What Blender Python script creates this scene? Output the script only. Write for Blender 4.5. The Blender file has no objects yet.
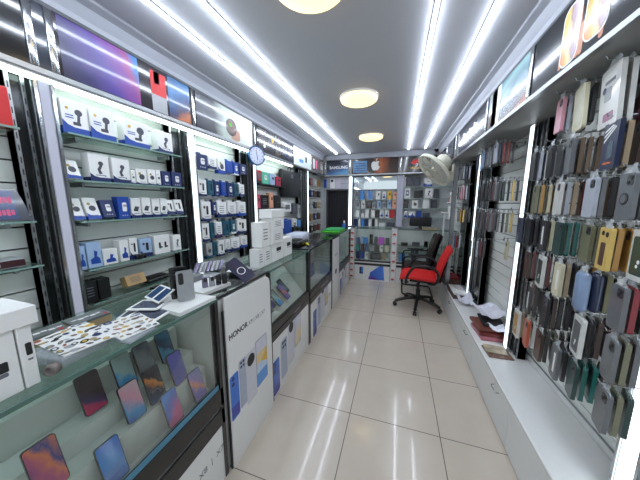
import bpy, bmesh, math, random
from mathutils import Vector, Matrix, Euler
random.seed(7)
PI = math.pi
SC = bpy.context.scene
COL = SC.collection

# ------------------------------------------------------------------ camera
FPX = 240.0
PITCH = math.atan(37 / FPX)
YAW = math.atan(78 * math.cos(PITCH) / FPX)
CAM = Vector((0, 0, 1.5))
FW = Vector((-math.sin(YAW) * math.cos(PITCH), math.cos(YAW) * math.cos(PITCH), -math.sin(PITCH)))
RT = Vector((math.cos(YAW), math.sin(YAW), 0))
UP = RT.cross(FW)

def W(px, py, ax, v):
    """point of the plane axis=v seen at a pixel of the photograph"""
    d = FW + RT * ((px - 320) / FPX) + UP * ((240 - py) / FPX)
    return CAM + d * ((v - CAM[ax]) / d[ax])

def Yat(px, X, z):
    k = (px - 320) / FPX
    a = RT - FW * k
    return -((X - CAM.x) * a.x + (z - CAM.z) * a.z) / a.y + CAM.y

def Xat(px, Y, z):
    a = RT - FW * ((px - 320) / FPX)
    return -((Y - CAM.y) * a.y + (z - CAM.z) * a.z) / a.x + CAM.x

def Zat(py, X, Y):
    a = UP - FW * ((240 - py) / FPX)
    return -((X - CAM.x) * a.x + (Y - CAM.y) * a.y) / a.z + CAM.z

cd = bpy.data.cameras.new('camera')
cam = bpy.data.objects.new('camera', cd)
COL.objects.link(cam)
cd.sensor_width = 36
cd.lens = FPX / 640 * 36
cd.clip_start = 0.02
m = Matrix((RT, UP, -FW)).transposed()
cam.matrix_world = Matrix.Translation(CAM) @ m.to_4x4()
SC.camera = cam
SC.view_settings.view_transform = 'Standard'
SC.view_settings.look = 'None'
SC.view_settings.gamma = 1
SC.view_settings.use_curve_mapping = False
SC.view_settings.exposure = 1.03
SC.cycles.transparent_max_bounces = 16
SC.cycles.max_bounces = 8

# ------------------------------------------------------------------ materials
MATS = {}
def lin(c):
    return tuple(((x / 12.92) if x <= 0.04045 else ((x + 0.055) / 1.055) ** 2.4) for x in c)

def base_mat(name):
    mt = bpy.data.materials.new(name)
    mt.use_nodes = True
    nt = mt.node_tree
    return mt, nt, nt.nodes['Principled BSDF']

def M(name, rgb=None, rough=0.5, metal=0.0, coat=0.0, var=0.06, scale=30, emit=0, bump=0):
    """procedural surface: base colour with a fine noise variation (rgb is sRGB 0..1)"""
    if name in MATS: return MATS[name]
    mt, nt, b = base_mat(name)
    c = lin(rgb)
    if emit:
        b.inputs['Base Color'].default_value = (*c, 1)
        b.inputs['Emission Color'].default_value = (*c, 1)
        b.inputs['Emission Strength'].default_value = emit
    elif var:
        tc = nt.nodes.new('ShaderNodeTexCoord')
        nz = nt.nodes.new('ShaderNodeTexNoise'); nz.inputs['Scale'].default_value = scale
        mx = nt.nodes.new('ShaderNodeMix'); mx.data_type = 'RGBA'
        mx.inputs[6].default_value = (*[max(0, x * (1 - var * 2)) for x in c], 1)
        mx.inputs[7].default_value = (*[min(1, x * (1 + var)) for x in c], 1)
        nt.links.new(tc.outputs['Object'], nz.inputs['Vector'])
        nt.links.new(nz.outputs['Fac'], mx.inputs[0])
        nt.links.new(mx.outputs[2], b.inputs['Base Color'])
        if bump:
            bp = nt.nodes.new('ShaderNodeBump'); bp.inputs['Strength'].default_value = bump
            bp.inputs['Distance'].default_value = 0.003
            nt.links.new(nz.outputs['Fac'], bp.inputs['Height'])
            nt.links.new(bp.outputs['Normal'], b.inputs['Normal'])
    else:
        b.inputs['Base Color'].default_value = (*c, 1)
    b.inputs['Roughness'].default_value = rough
    b.inputs['Metallic'].default_value = metal
    b.inputs['Coat Weight'].default_value = coat
    b.inputs['Coat Roughness'].default_value = 0.06
    MATS[name] = mt
    return mt

def GRAD(name, stops, vec=(0, 0, 1), noise=0.25, nscale=3.0, rough=0.25, coat=0.4, off=0.0):
    """a printed colour picture: ramp along a direction of the thing, bent by noise"""
    if name in MATS: return MATS[name]
    mt, nt, b = base_mat(name)
    tc = nt.nodes.new('ShaderNodeTexCoord')
    dp = nt.nodes.new('ShaderNodeVectorMath'); dp.operation = 'DOT_PRODUCT'
    dp.inputs[1].default_value = vec
    nz = nt.nodes.new('ShaderNodeTexNoise'); nz.inputs['Scale'].default_value = nscale
    ma = nt.nodes.new('ShaderNodeMath'); ma.operation = 'MULTIPLY_ADD'
    ma.inputs[1].default_value = noise * 2
    sb = nt.nodes.new('ShaderNodeMath'); sb.operation = 'SUBTRACT'; sb.inputs[1].default_value = noise - off
    rp = nt.nodes.new('ShaderNodeValToRGB')
    el = rp.color_ramp.elements
    while len(el) < len(stops): el.new(0.5)
    for e, (p, c) in zip(el, stops):
        e.position = p; e.color = (*lin(c), 1)
    nt.links.new(tc.outputs['Generated'], dp.inputs[0])
    nt.links.new(tc.outputs['Generated'], nz.inputs['Vector'])
    nt.links.new(nz.outputs['Fac'], ma.inputs[0])
    nt.links.new(dp.outputs['Value'], ma.inputs[2])
    nt.links.new(ma.outputs[0], sb.inputs[0])
    nt.links.new(sb.outputs[0], rp.inputs['Fac'])
    nt.links.new(rp.outputs['Color'], b.inputs['Base Color'])
    b.inputs['Roughness'].default_value = rough
    b.inputs['Coat Weight'].default_value = coat
    b.inputs['Coat Roughness'].default_value = 0.05
    MATS[name] = mt
    return mt

def GLASS(name, tint=(0.93, 0.97, 0.95), refl=0.10, fres=0.55):
    if name in MATS: return MATS[name]
    mt, nt, b = base_mat(name)
    nt.nodes.remove(b)
    out = nt.nodes['Material Output']
    tr = nt.nodes.new('ShaderNodeBsdfTransparent'); tr.inputs['Color'].default_value = (*tint, 1)
    gl = nt.nodes.new('ShaderNodeBsdfGlossy'); gl.inputs['Roughness'].default_value = 0.03
    lw = nt.nodes.new('ShaderNodeLayerWeight'); lw.inputs['Blend'].default_value = 0.25
    mp = nt.nodes.new('ShaderNodeMath'); mp.operation = 'MULTIPLY_ADD'
    mp.inputs[1].default_value = fres; mp.inputs[2].default_value = refl * 0.4
    mp.use_clamp = True
    mx = nt.nodes.new('ShaderNodeMixShader')
    nt.links.new(lw.outputs['Fresnel'], mp.inputs[0])
    nt.links.new(mp.outputs[0], mx.inputs['Fac'])
    nt.links.new(tr.outputs[0], mx.inputs[1]); nt.links.new(gl.outputs[0], mx.inputs[2])
    nt.links.new(mx.outputs[0], out.inputs['Surface'])
    MATS[name] = mt
    return mt

def PLASTIC(name, rgb=(0.9, 0.92, 0.93), alpha=0.45):
    """crinkled clear packet film"""
    if name in MATS: return MATS[name]
    mt, nt, b = base_mat(name)
    b.inputs['Base Color'].default_value = (*lin(rgb), 1)
    b.inputs['Roughness'].default_value = 0.15
    b.inputs['Alpha'].default_value = alpha
    tc = nt.nodes.new('ShaderNodeTexCoord')
    nz = nt.nodes.new('ShaderNodeTexNoise'); nz.inputs['Scale'].default_value = 60
    bp = nt.nodes.new('ShaderNodeBump'); bp.inputs['Strength'].default_value = 0.9
    bp.inputs['Distance'].default_value = 0.01
    nt.links.new(tc.outputs['Object'], nz.inputs['Vector'])
    nt.links.new(nz.outputs['Fac'], bp.inputs['Height'])
    nt.links.new(bp.outputs['Normal'], b.inputs['Normal'])
    MATS[name] = mt
    return mt

white = M('white_laminate', (0.86, 0.86, 0.85), 0.35, var=0.02, scale=4)
slatw = M('white_slat_board', (0.90, 0.91, 0.89), 0.35, coat=0.2, var=0.02, scale=3)
groove = M('slat_groove', (0.22, 0.23, 0.22), 0.6)
black = M('black_gloss', (0.05, 0.05, 0.055), 0.2, coat=0.3)
blackm = M('black_matte', (0.07, 0.07, 0.075), 0.55)
smoke = M('dark_mirror', (0.10, 0.115, 0.115), 0.12, metal=0.35, var=0.03)
chrome = M('chrome', (0.72, 0.73, 0.74), 0.14, metal=1.0, var=0.02)
alu = M('aluminium', (0.62, 0.63, 0.64), 0.3, metal=0.9, var=0.03)
wplast = M('white_plastic', (0.88, 0.88, 0.87), 0.35, var=0.02)
wcard = M('white_card', (0.90, 0.90, 0.89), 0.45, var=0.02)
gcard = M('grey_card', (0.62, 0.63, 0.64), 0.45)
ink = M('black_ink', (0.10, 0.10, 0.11), 0.5)
greyink = M('grey_ink', (0.42, 0.43, 0.46), 0.5)
dgrey = M('dark_grey_print', (0.27, 0.28, 0.32), 0.45)
blue = M('royal_blue_print', (0.10, 0.27, 0.62), 0.4)
navy = M('navy_print', (0.09, 0.16, 0.36), 0.4)
teal = M('teal_print', (0.10, 0.32, 0.40), 0.4)
yellow = M('yellow_print', (0.85, 0.68, 0.25), 0.45)
orange = M('orange_print', (0.86, 0.42, 0.16), 0.45)
red = M('red_print', (0.78, 0.13, 0.14), 0.45)
pink = M('pink_print', (0.86, 0.36, 0.52), 0.45)
tan = M('tan_card', (0.66, 0.58, 0.44), 0.6)
wood = M('light_wood', (0.78, 0.64, 0.45), 0.5, scale=12, var=0.15)
brownm = M('brown_print', (0.33, 0.24, 0.20), 0.5)
sky = M('sky_blue_print', (0.25, 0.55, 0.85), 0.4)
green = M('green_felt', (0.30, 0.72, 0.15), 0.7)
glass = GLASS('counter_glass', (0.97, 0.99, 0.98), 0.05, 0.22)
glass_top = GLASS('counter_top_glass', (0.86, 0.93, 0.90), 0.2, 0.5)
shelf_glass = GLASS('shelf_glass', (0.82, 0.92, 0.88), 0.15)
glass_edge = M('green_glass_edge', (0.30, 0.42, 0.38), 0.12, coat=0.3)
film = PLASTIC('packet_film')
EXP = 1.0
led_ceil = M('ceiling_led', (0.90, 0.94, 1.0), emit=17)
led_strip = M('strip_led', (0.92, 0.97, 1.0), emit=1.3)
led_near = M('strip_led_dim', (0.50, 0.51, 0.56), emit=0.55)
led_shelf = M('bulkhead_led', (0.90, 1.0, 0.97), emit=5.0)
lamp_warm = M('warm_lamp', (1.0, 0.86, 0.60), emit=0.98)

# ------------------------------------------------------------------ mesh builder
class MB:
    def __init__(s): s.v = []; s.f = []; s.mi = []; s.m = []; s.sm = []
    def _m(s, mat):
        if mat not in s.m: s.m.append(mat)
        return s.m.index(mat)
    def add(s, vs, fs, mat, T=None, smooth=False):
        b = len(s.v); k = s._m(mat)
        for v in vs:
            v = Vector(v)
            s.v.append(T @ v if T else v)
        for f in fs:
            s.f.append([b + i for i in f]); s.mi.append(k); s.sm.append(smooth)
        return s
    def box(s, a, b, mat, T=None, mats=None):
        x0, y0, z0 = [min(p, q) for p, q in zip(a, b)]; x1, y1, z1 = [max(p, q) for p, q in zip(a, b)]
        vs = [(x0, y0, z0), (x1, y0, z0), (x1, y1, z0), (x0, y1, z0), (x0, y0, z1), (x1, y0, z1), (x1, y1, z1), (x0, y1, z1)]
        fs = [(0, 3, 2, 1), (4, 5, 6, 7), (0, 1, 5, 4), (1, 2, 6, 5), (2, 3, 7, 6), (3, 0, 4, 7)]
        return s.add(vs, fs, mat, T)
    def rbox(s, a, b, mat, r=0.01, T=None, seg=2, smooth=True):
        bm = bmesh.new()
        bmesh.ops.create_cube(bm, size=1)
        c = [(p + q) / 2 for p, q in zip(a, b)]; d = [abs(q - p) for p, q in zip(a, b)]
        for v in bm.verts: v.co = Vector((v.co.x * d[0] + c[0], v.co.y * d[1] + c[1], v.co.z * d[2] + c[2]))
        bmesh.ops.bevel(bm, geom=bm.edges[:], offset=min(r, min(d) * 0.49), segments=seg, affect='EDGES', profile=0.5)
        return s.frombm(bm, mat, T, smooth)
    def frombm(s, bm, mat, T=None, smooth=False):
        bm.verts.index_update()
        vs = [v.co.copy() for v in bm.verts]; fs = [[v.index for v in f.verts] for f in bm.faces]
        bm.free()
        return s.add(vs, fs, mat, T, smooth)
    def slab(s, outline, x0, x1, mat, T=None, edge=None):
        """prism: outline of (y,z) points, from x0 to x1; front = x1"""
        n = len(outline)
        vs = [(x0, y, z) for y, z in outline] + [(x1, y, z) for y, z in outline]
        s.add(vs, [list(range(n))[::-1], list(range(n, 2 * n))], mat, T)
        fs = [(i, (i + 1) % n, n + (i + 1) % n, n + i) for i in range(n)]
        return s.add(vs, fs, edge or mat, T)
    def cyl(s, p, q, r, mat, n=14, r2=None, T=None, smooth=True, caps=True):
        p, q = Vector(p), Vector(q); r2 = r if r2 is None else r2
        d = (q - p).normalized()
        u = d.orthogonal().normalized(); w = d.cross(u)
        vs = [p + (u * math.cos(2 * PI * i / n) + w * math.sin(2 * PI * i / n)) * r for i in range(n)]
        vs += [q + (u * math.cos(2 * PI * i / n) + w * math.sin(2 * PI * i / n)) * r2 for i in range(n)]
        s.add(vs, [(i, (i + 1) % n, n + (i + 1) % n, n + i) for i in range(n)], mat, T, smooth)
        if caps: s.add(vs, [list(range(n))[::-1], list(range(n, 2 * n))], mat, T)
        return s
    def tube(s, pts, r, mat, n=10, T=None, sub=6):
        pts = [Vector(p) for p in pts]
        if sub > 1 and len(pts) > 2:
            out = []
            for i in range(len(pts) - 1):
                p0 = pts[max(i - 1, 0)]; p1 = pts[i]; p2 = pts[i + 1]; p3 = pts[min(i + 2, len(pts) - 1)]
                for k in range(sub):
                    t = k / sub
                    out.append(0.5 * ((2 * p1) + (p2 - p0) * t + (2 * p0 - 5 * p1 + 4 * p2 - p3) * t * t + (3 * p1 - p0 - 3 * p2 + p3) * t ** 3))
            out.append(pts[-1]); pts = out
        vs = []; fs = []
        u = None
        for i, p in enumerate(pts):
            d = (pts[min(i + 1, len(pts) - 1)] - pts[max(i - 1, 0)]).normalized()
            u = d.orthogonal().normalized() if u is None else (u - d * u.dot(d)).normalized()
            w = d.cross(u)
            vs += [p + (u * math.cos(2 * PI * j / n) + w * math.sin(2 * PI * j / n)) * r for j in range(n)]
        for i in range(len(pts) - 1):
            fs += [(i * n + j, i * n + (j + 1) % n, (i + 1) * n + (j + 1) % n, (i + 1) * n + j) for j in range(n)]
        fs += [list(range(n))[::-1], list(range((len(pts) - 1) * n, len(pts) * n))]
        return s.add(vs, fs, mat, T, True)
    def lathe(s, prof, mat, n=28, T=None, smooth=True):
        vs = []
        for r, z in prof: vs += [(r * math.cos(2 * PI * i / n), r * math.sin(2 * PI * i / n), z) for i in range(n)]
        fs = []
        for k in range(len(prof) - 1):
            fs += [(k * n + i, k * n + (i + 1) % n, (k + 1) * n + (i + 1) % n, (k + 1) * n + i) for i in range(n)]
        return s.add(vs, fs, mat, T, smooth)
    def text(s, body, size, mat, T, bold=0.0, shear=0.0):
        cu = bpy.data.curves.new('t', 'FONT'); cu.body = body; cu.size = size
        cu.align_x = 'CENTER'; cu.align_y = 'CENTER'; cu.extrude = 0.0004; cu.offset = bold; cu.shear = shear
        cu.resolution_u = 3
        o = bpy.data.objects.new('t', cu)
        me = bpy.data.meshes.new_from_object(o)
        s.add([v.co.copy() for v in me.vertices], [list(p.vertices) for p in me.polygons], mat, T)
        bpy.data.objects.remove(o); bpy.data.meshes.remove(me); bpy.data.curves.remove(cu)
        return s
    def mesh(s, name):
        me = bpy.data.meshes.new(name)
        me.from_pydata([tuple(v) for v in s.v], [], s.f)
        for mt in s.m: me.materials.append(mt)
        me.polygons.foreach_set('material_index', s.mi)
        me.polygons.foreach_set('use_smooth', s.sm)
        me.update()
        return me
    def build(s, name, parent=None, T=None):
        return link(name, s.mesh(name), parent, T)

def link(name, me, parent=None, T=None):
    o = bpy.data.objects.new(name, me); COL.objects.link(o)
    if parent: o.parent = parent
    if T is not None: o.matrix_local = T
    return o

LABELS = {}
def tag(o, label, cat, group=None):
    assert label not in LABELS, label
    if not 4 <= len(label.split()) <= 16: print('LONG', len(label.split()), label)
    LABELS[label] = o
    o['label'] = label; o['category'] = cat
    if group: o['group'] = group
    return o

def thing(name, label, cat, loc=(0, 0, 0), rotz=0, group=None, T=None):
    o = bpy.data.objects.new(name, None); COL.objects.link(o)
    o.empty_display_size = 0.05
    if T is not None: o.matrix_world = T
    else: o.location = loc; o.rotation_euler = (0, 0, rotz)
    return tag(o, label, cat, group)

def struct(name, mb):
    o = mb.build(name); o['kind'] = 'structure'; return o

def copy_tree(o, label, group=None, T=None):
    r = o.copy(); COL.objects.link(r)
    if T is not None: r.matrix_world = T
    tag(r, label, o['category'], group or o.get('group'))
    for ch in o.children:
        c = ch.copy(); COL.objects.link(c); c.parent = r; c.matrix_parent_inverse = ch.matrix_parent_inverse.copy()
        for g in ch.children:
            d = g.copy(); COL.objects.link(d); d.parent = c
    return r

def TR(x, y, z, rz=0, ry=0, rx=0):
    return Matrix.Translation((x, y, z)) @ Matrix.Rotation(rz, 4, 'Z') @ Matrix.Rotation(ry, 4, 'Y') @ Matrix.Rotation(rx, 4, 'X')

# local text frames: text's x -> along, y -> up
def FACE_PX(x, y, z):  # on a surface that faces +X, reading along +Y
    return Matrix.Translation((x, y, z)) @ Matrix(((0, 0, 1, 0), (1, 0, 0, 0), (0, 1, 0, 0), (0, 0, 0, 1)))
def FACE_NX(x, y, z):  # faces -X, reads along -Y
    return Matrix.Translation((x, y, z)) @ Matrix(((0, 0, -1, 0), (-1, 0, 0, 0), (0, 1, 0, 0), (0, 0, 0, 1)))
def FACE_NY(x, y, z):  # faces -Y, reads along +X
    return Matrix.Translation((x, y, z)) @ Matrix(((1, 0, 0, 0), (0, 0, -1, 0), (0, 1, 0, 0), (0, 0, 0, 1)))

def rrect(w, h, r, n=4, cy=0, cz=0):
    pts = []
    for sx, sz, a0 in ((1, 1, 0), (-1, 1, 90), (-1, -1, 180), (1, -1, 270)):
        for k in range(n + 1):
            a = math.radians(a0 + 90 * k / n)
            pts.append((cy + sx * (w / 2 - r) + r * math.cos(a), cz + sz * (h / 2 - r) + r * math.sin(a)))
    return pts
def circ(r, n=14, cy=0, cz=0, sy=1):
    return [(cy + r * sy * math.cos(2 * PI * i / n), cz + r * math.sin(2 * PI * i / n)) for i in range(n)]

# ------------------------------------------------------------------ room shell
XL_SIGN, XR_SIGN = -1.487, 0.66
XL_SLAT, XR_SLAT = -1.62, 1.0
ZC, ZS0, ZS1 = 2.45, 2.05, 2.34
YB = 5.12        # back wall
Y0 = -0.9        # open shop front behind the photographer

def floor_mat():
    mt, nt, b = base_mat('cream_tile')
    tc = nt.nodes.new('ShaderNodeTexCoord')
    mp = nt.nodes.new('ShaderNodeMapping')
    mp.inputs['Location'].default_value = (0.26 / 0.59, -1.517 / 0.562, 0)
    mp.inputs['Scale'].default_value = (1 / 0.59, 1 / 0.562, 1)
    br = nt.nodes.new('ShaderNodeTexBrick')
    br.offset = 0; br.squash = 1
    for k, v in (('Scale', 1), ('Mortar Size', 0.0045), ('Brick Width', 1), ('Row Height', 1), ('Mortar Smooth', 0.1)):
        br.inputs[k].default_value = v
    br.inputs['Color1'].default_value = (*lin((0.80, 0.75, 0.69)), 1)
    br.inputs['Color2'].default_value = (*lin((0.81, 0.765, 0.705)), 1)
    br.inputs['Mortar'].default_value = (*lin((0.42, 0.38, 0.34)), 1)
    nz = nt.nodes.new('ShaderNodeTexNoise'); nz.inputs['Scale'].default_value = 5; nz.inputs['Detail'].default_value = 5
    mx = nt.nodes.new('ShaderNodeMix'); mx.data_type = 'RGBA'; mx.blend_type = 'OVERLAY'
    mx.inputs[0].default_value = 0.12
    nt.links.new(tc.outputs['Object'], mp.inputs['Vector'])
    nt.links.new(mp.outputs[0], br.inputs['Vector'])
    nt.links.new(tc.outputs['Object'], nz.inputs['Vector'])
    nt.links.new(br.outputs['Color'], mx.inputs[6]); nt.links.new(nz.outputs['Fac'], mx.inputs[7])
    nt.links.new(mx.outputs[2], b.inputs['Base Color'])
    b.inputs['Roughness'].default_value = 0.16
    b.inputs['Coat Weight'].default_value = 0.35; b.inputs['Coat Roughness'].default_value = 0.04
    return mt

ceilm = M('ceiling_paint', (0.74, 0.745, 0.77), 0.6, var=0.015, scale=2)
corn = M('cornice_paint', (0.58, 0.59, 0.62), 0.5, var=0.015, scale=2)
struct('floor', MB().box((-1.75, Y0, -0.05), (1.15, YB + 0.1, 0), floor_mat()))
struct('ceiling', MB().box((-1.75, Y0, ZC), (1.15, YB + 0.1, ZC + 0.05), ceilm))

def slat_wall(x_face, sgn, y0, y1, z0, z1, name, first, pitch=0.098):
    """grooved display board; sgn=+1 faces +X"""
    mb = MB()
    mb.box((x_face - sgn * 0.02, y0, 0), (x_face - sgn * 0.12, y1, ZC), groove)
    z = first
    while z > z0: z -= pitch
    while z < z1:
        a, b = max(z + 0.004, z0), min(z + pitch - 0.004, z1)
        if b > a: mb.box((x_face - sgn * 0.02, y0, a), (x_face, y1, b), slatw)
        z += pitch
    return struct(name, mb)
slat_wall(XL_SLAT, 1, Y0, YB, 0.3, 2.2, 'wall_left', 1.0)
slat_wall(XR_SLAT, -1, Y0, YB, 0.3, 2.25, 'wall_right', 0.42)
struct('wall_back', MB().box((-1.75, YB, 0), (1.15, YB + 0.1, ZC), M('back_wall_paint', (0.80, 0.81, 0.82), 0.4, var=0.02)))

# bulkheads that carry the sign rows, and the cornices above them
bulk = M('bulkhead_paint', (0.58, 0.58, 0.57), 0.45, var=0.03, scale=8)
struct('trim_1', MB().box((XL_SLAT + 0.002, Y0, ZS0 + 0.005), (XL_SIGN - 0.014, 4.86, ZC - 0.002), bulk)
       .box((XL_SIGN - 0.016, Y0, ZS0), (XL_SIGN + 0.006, 4.86, ZS0 + 0.022), alu))
struct('trim_2', MB().box((XR_SIGN + 0.014, Y0, ZS0 + 0.005), (XR_SLAT - 0.002, 4.86, ZC - 0.002), bulk)
       .box((XR_SIGN - 0.006, Y0, ZS0), (XR_SIGN + 0.016, 4.86, ZS0 + 0.022), alu))
def cornice(x, sgn, name):
    out = [(0, ZS1 + 0.012), (0.012, ZS1 + 0.012), (0.018, ZS1 + 0.035), (0.045, ZC - 0.03), (0.075, ZC - 0.012), (0.08, ZC - 0.001), (0, ZC - 0.001)]
    mb = MB(); n = len(out)
    vs = [(x + sgn * a, Y0, z) for a, z in out] + [(x + sgn * a, 4.86, z) for a, z in out]
    mb.add(vs, [(i, (i + 1) % n, n + (i + 1) % n, n + i) for i in range(n)] + [list(range(n)), list(range(n, 2 * n))], corn)
    mb.box((x + sgn * 0.0, Y0, ZS1 - 0.004), (x + sgn * 0.012, 4.86, ZS1 + 0.012), M('dark_trim', (0.25, 0.26, 0.28), 0.4))
    struct(name, mb)
cornice(XL_SIGN - 0.012, 1, 'trim_3')
cornice(XR_SIGN + 0.012, -1, 'trim_4')
YS = 4.88        # face of the back sign row
struct('trim_5', MB().box((XL_SLAT + 0.005, YS + 0.014, ZS0 + 0.005), (XR_SLAT - 0.005, YB - 0.002, ZC - 0.002), bulk)
       .box((XL_SIGN, YS - 0.006, ZS0 - 0.012), (XR_SLAT - 0.005, YS + 0.013, ZS0 + 0.012), alu)
       .box((XL_SIGN + 0.07, YS - 0.03, ZS1 + 0.012), (XR_SIGN - 0.07, YS + 0.013, ZC - 0.002), corn))

# ------------------------------------------------------------------ ceiling lights
led_d = [(-1.175, 'outer strip on the counter side'), (-0.925, 'inner strip on the counter side'),
         (0.135, 'inner strip on the phone case side'), (0.405, 'outer strip on the phone case side')]
for X, t in led_d:
    o = thing('ceiling_light_strip', 'long white LED light strip along the ceiling, ' + t, 'light', (X, 0, ZC), group='LED strips along the ceiling')
    MB().box((-0.012, Y0 + 0.1, -0.006), (0.012, 4.70, 0), alu).build('channel', o)
    r = 0.008
    mb = MB(); n = 6
    pr = [(-r * 1.1 + 2.2 * r * k / n, -0.006 - 0.014 * math.sin(PI * k / n) ** 0.6) for k in range(n + 1)]
    vs = [(a, Y0 + 0.1, z) for a, z in pr] + [(a, 4.70, z) for a, z in pr]
    mb.add(vs, [(i, i + 1, n + 2 + i, n + 1 + i) for i in range(n)], led_ceil)
    mb.build('diffuser', o)
for (px, py), t in zip(((371, 136), (359, 97), (309, -24)), ('beside the back signs, smallest looking', 'above the middle of the aisle', 'cut by the top of the picture')):
    p = W(px, py, 2, ZC)
    o = thing('ceiling_lamp', 'round warm white ceiling lamp ' + t, 'light', (p.x, p.y, ZC), group='round lamps on the ceiling')
    MB().lathe([(0.001, -0.012), (0.172, -0.012), (0.176, -0.006), (0.176, 0)], wplast).build('rim', o)
    MB().lathe([(0.165, -0.012), (0.163, -0.03), (0.14, -0.042), (0.08, -0.05), (0.001, -0.052)], lamp_warm).build('diffuser', o)
p = W(436, 158.5, 1, 4.79)
o = thing('security_camera', 'small black dome camera on the ceiling behind the fan', 'camera', (p.x, p.y, ZC - 0.0006))
MB().cyl((0, 0, -0.02), (0, 0, 0), 0.05, M('camera_base', (0.75, 0.75, 0.75), 0.4)).build('base', o)
MB().lathe([(0.04, -0.02), (0.036, -0.045), (0.02, -0.06), (0.001, -0.066)], black).build('dome', o)

# ------------------------------------------------------------------ sign rows
def sign(label, verts_fn, name='shop_sign'):
    mb = MB(); mb.kids = []; verts_fn(mb)
    o = mb.build(name)
    for nm, k in mb.kids: k.build(nm, o)
    return tag(o, label, 'sign', 'framed signs above the shelves')

def yl(px): return Yat(px, XL_SIGN, 2.2)
def yr(px): return Yat(px, XR_SIGN, 2.2)
XF = XL_SIGN
def lsign(label, y0, y1, backmat, deco=None):
    def fn(mb):
        mb.box((XF - 0.012, y0, ZS0 + 0.024), (XF, y1, ZS1 - 0.006), backmat)
        if deco: deco(mb, y0, y1)
    return sign(label, fn)
gl_black = M('sign_black', (0.085, 0.085, 0.10), 0.12, coat=0.6, var=0.05)
gl_slate = M('sign_slate', (0.20, 0.22, 0.26), 0.12, coat=0.6, var=0.1, scale=6)
def patch(mb, y0, y1, z0, z1, mat, x=XF, sg=1):
    mb.box((x + sg * 0.0002, y0, z0), (x + sg * 0.0016, y1, z1), mat)
zt, zb = ZS1 - 0.008, ZS0 + 0.026
a = [yl(x) for x in (25, 33, 47, 55, 190, 196, 252, 257, 293, 311, 324)]
lsign('plain black sign panel at the near end of the counter side', Y0 + 0.02, a[0], gl_black)
lsign('narrow slate sign panel between two chrome posts', a[1], a[2], gl_slate)
purp = GRAD('purple_blue_art', [(0.0, (0.13, 0.12, 0.20)), (0.2, (0.17, 0.15, 0.34)), (0.5, (0.28, 0.19, 0.52)), (0.72, (0.46, 0.20, 0.52)), (0.8, (0.55, 0.22, 0.45)), (0.9, (0.20, 0.38, 0.64)), (1, (0.18, 0.46, 0.66))], (0, 0.75, 0.25), 0.12, 2.0)
def d1(mb, y0, y1):
    L = y1 - y0
    mb.kids.append(('printed_art', MB().box((XF + 0.0002, y0 + 0.02 * L, zb), (XF + 0.0016, y0 + 0.50 * L, zt), purp)))
    patch(mb, y0 + 0.60 * L, y0 + 0.74 * L, zb + 0.10, zt - 0.02, red)
    patch(mb, y0 + 0.60 * L, y0 + 0.74 * L, zb, zb + 0.10, gcard)
    patch(mb, y0 + 0.63 * L, y0 + 0.68 * L, zt - 0.09, zt - 0.02, sky)
    mb.kids.append(('printed_art', MB().box((XF + 0.0002, y0 + 0.76 * L, zb), (XF + 0.0016, y0 + 0.995 * L, zt), GRAD('blue_art', [(0, (0.70, 0.42, 0.30)), (0.14, (0.25, 0.22, 0.32)), (0.35, (0.10, 0.24, 0.44)), (0.7, (0.12, 0.40, 0.62)), (1, (0.12, 0.30, 0.48))], (0, -0.35, 0.9), 0.15, 3, off=0.18))))
lsign('purple blue and red phone advertisement sign above the car holder boxes', a[3], a[4], M('sign_brown_black', (0.17, 0.15, 0.17), 0.12, coat=0.6), d1)
watch = GRAD('watch_scene', [(0.0, (0.16, 0.17, 0.22)), (0.25, (0.25, 0.26, 0.28)), (0.42, (0.66, 0.70, 0.66)), (0.75, (0.82, 0.84, 0.80)), (1, (0.90, 0.88, 0.82))], (0, 1, 0.0), 0.12, 3)
def d2(mb, y0, y1):
    yc, zc = y0 + 0.55 * (y1 - y0), (zb + zt) / 2 - 0.02
    mb.slab(rrect(0.13, 0.10, 0.03, cy=yc + 0.06, cz=zb + 0.055), XF, XF + 0.0012, M('wrist_tan', (0.70, 0.52, 0.42), 0.4))
    mb.slab(circ(0.075, 20, yc, zc), XF, XF + 0.0020, M('watch_brown', (0.30, 0.22, 0.20), 0.25, coat=0.4))
    mb.slab(circ(0.052, 20, yc, zc + 0.01), XF, XF + 0.0026, M('watch_face_mix', (0.48, 0.36, 0.33), 0.3, var=0.5, scale=25))
    mb.slab(circ(0.018, 10, yc - 0.012, zc + 0.02), XF, XF + 0.0030, green)
lsign('pale sign with a round smart watch on a wrist', a[5], a[6], watch, d2)
def d3(mb, y0, y1):
    L = y1 - y0
    for k in range(5):
        ya = y0 + L * (0.03 + 0.195 * k)
        patch(mb, ya, ya + L * 0.17, zb, zt, M('photo_tile_%d' % k, ((0.28, 0.25, 0.26), (0.2, 0.2, 0.24), (0.34, 0.3, 0.28), (0.16, 0.17, 0.24), (0.25, 0.26, 0.33))[k], 0.15, coat=0.5, var=0.5, scale=22))
    for k, mt in enumerate((wcard, yellow, gcard, navy)):
        ya = y0 + L * (0.16 + 0.2 * k); mb.slab(circ(0.022 + 0.008 * (k % 2), 10, ya, zb + 0.07 + 0.05 * ((k * 2) % 3)), XF + 0.0016, XF + 0.0022, mt)
lsign('dark sign of small photo pictures beside the clock', a[7], a[8], gl_black, d3)
def d4(mb, y0, y1):
    L = y1 - y0
    mb.slab(rrect(0.22 * L, 0.05, 0.01, cy=y0 + 0.4 * L, cz=zb + 0.08), XF, XF + 0.0014, sky)
    mb.slab(rrect(0.10 * L, 0.09, 0.01, cy=y0 + 0.68 * L, cz=zb + 0.13), XF, XF + 0.0014, ink)
lsign('bright white sign with a small blue logo', a[8] + 0.02, a[9], M('sign_bright_white', (0.90, 0.94, 0.92), 0.3, var=0.02, coat=0.4), d4)
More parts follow.
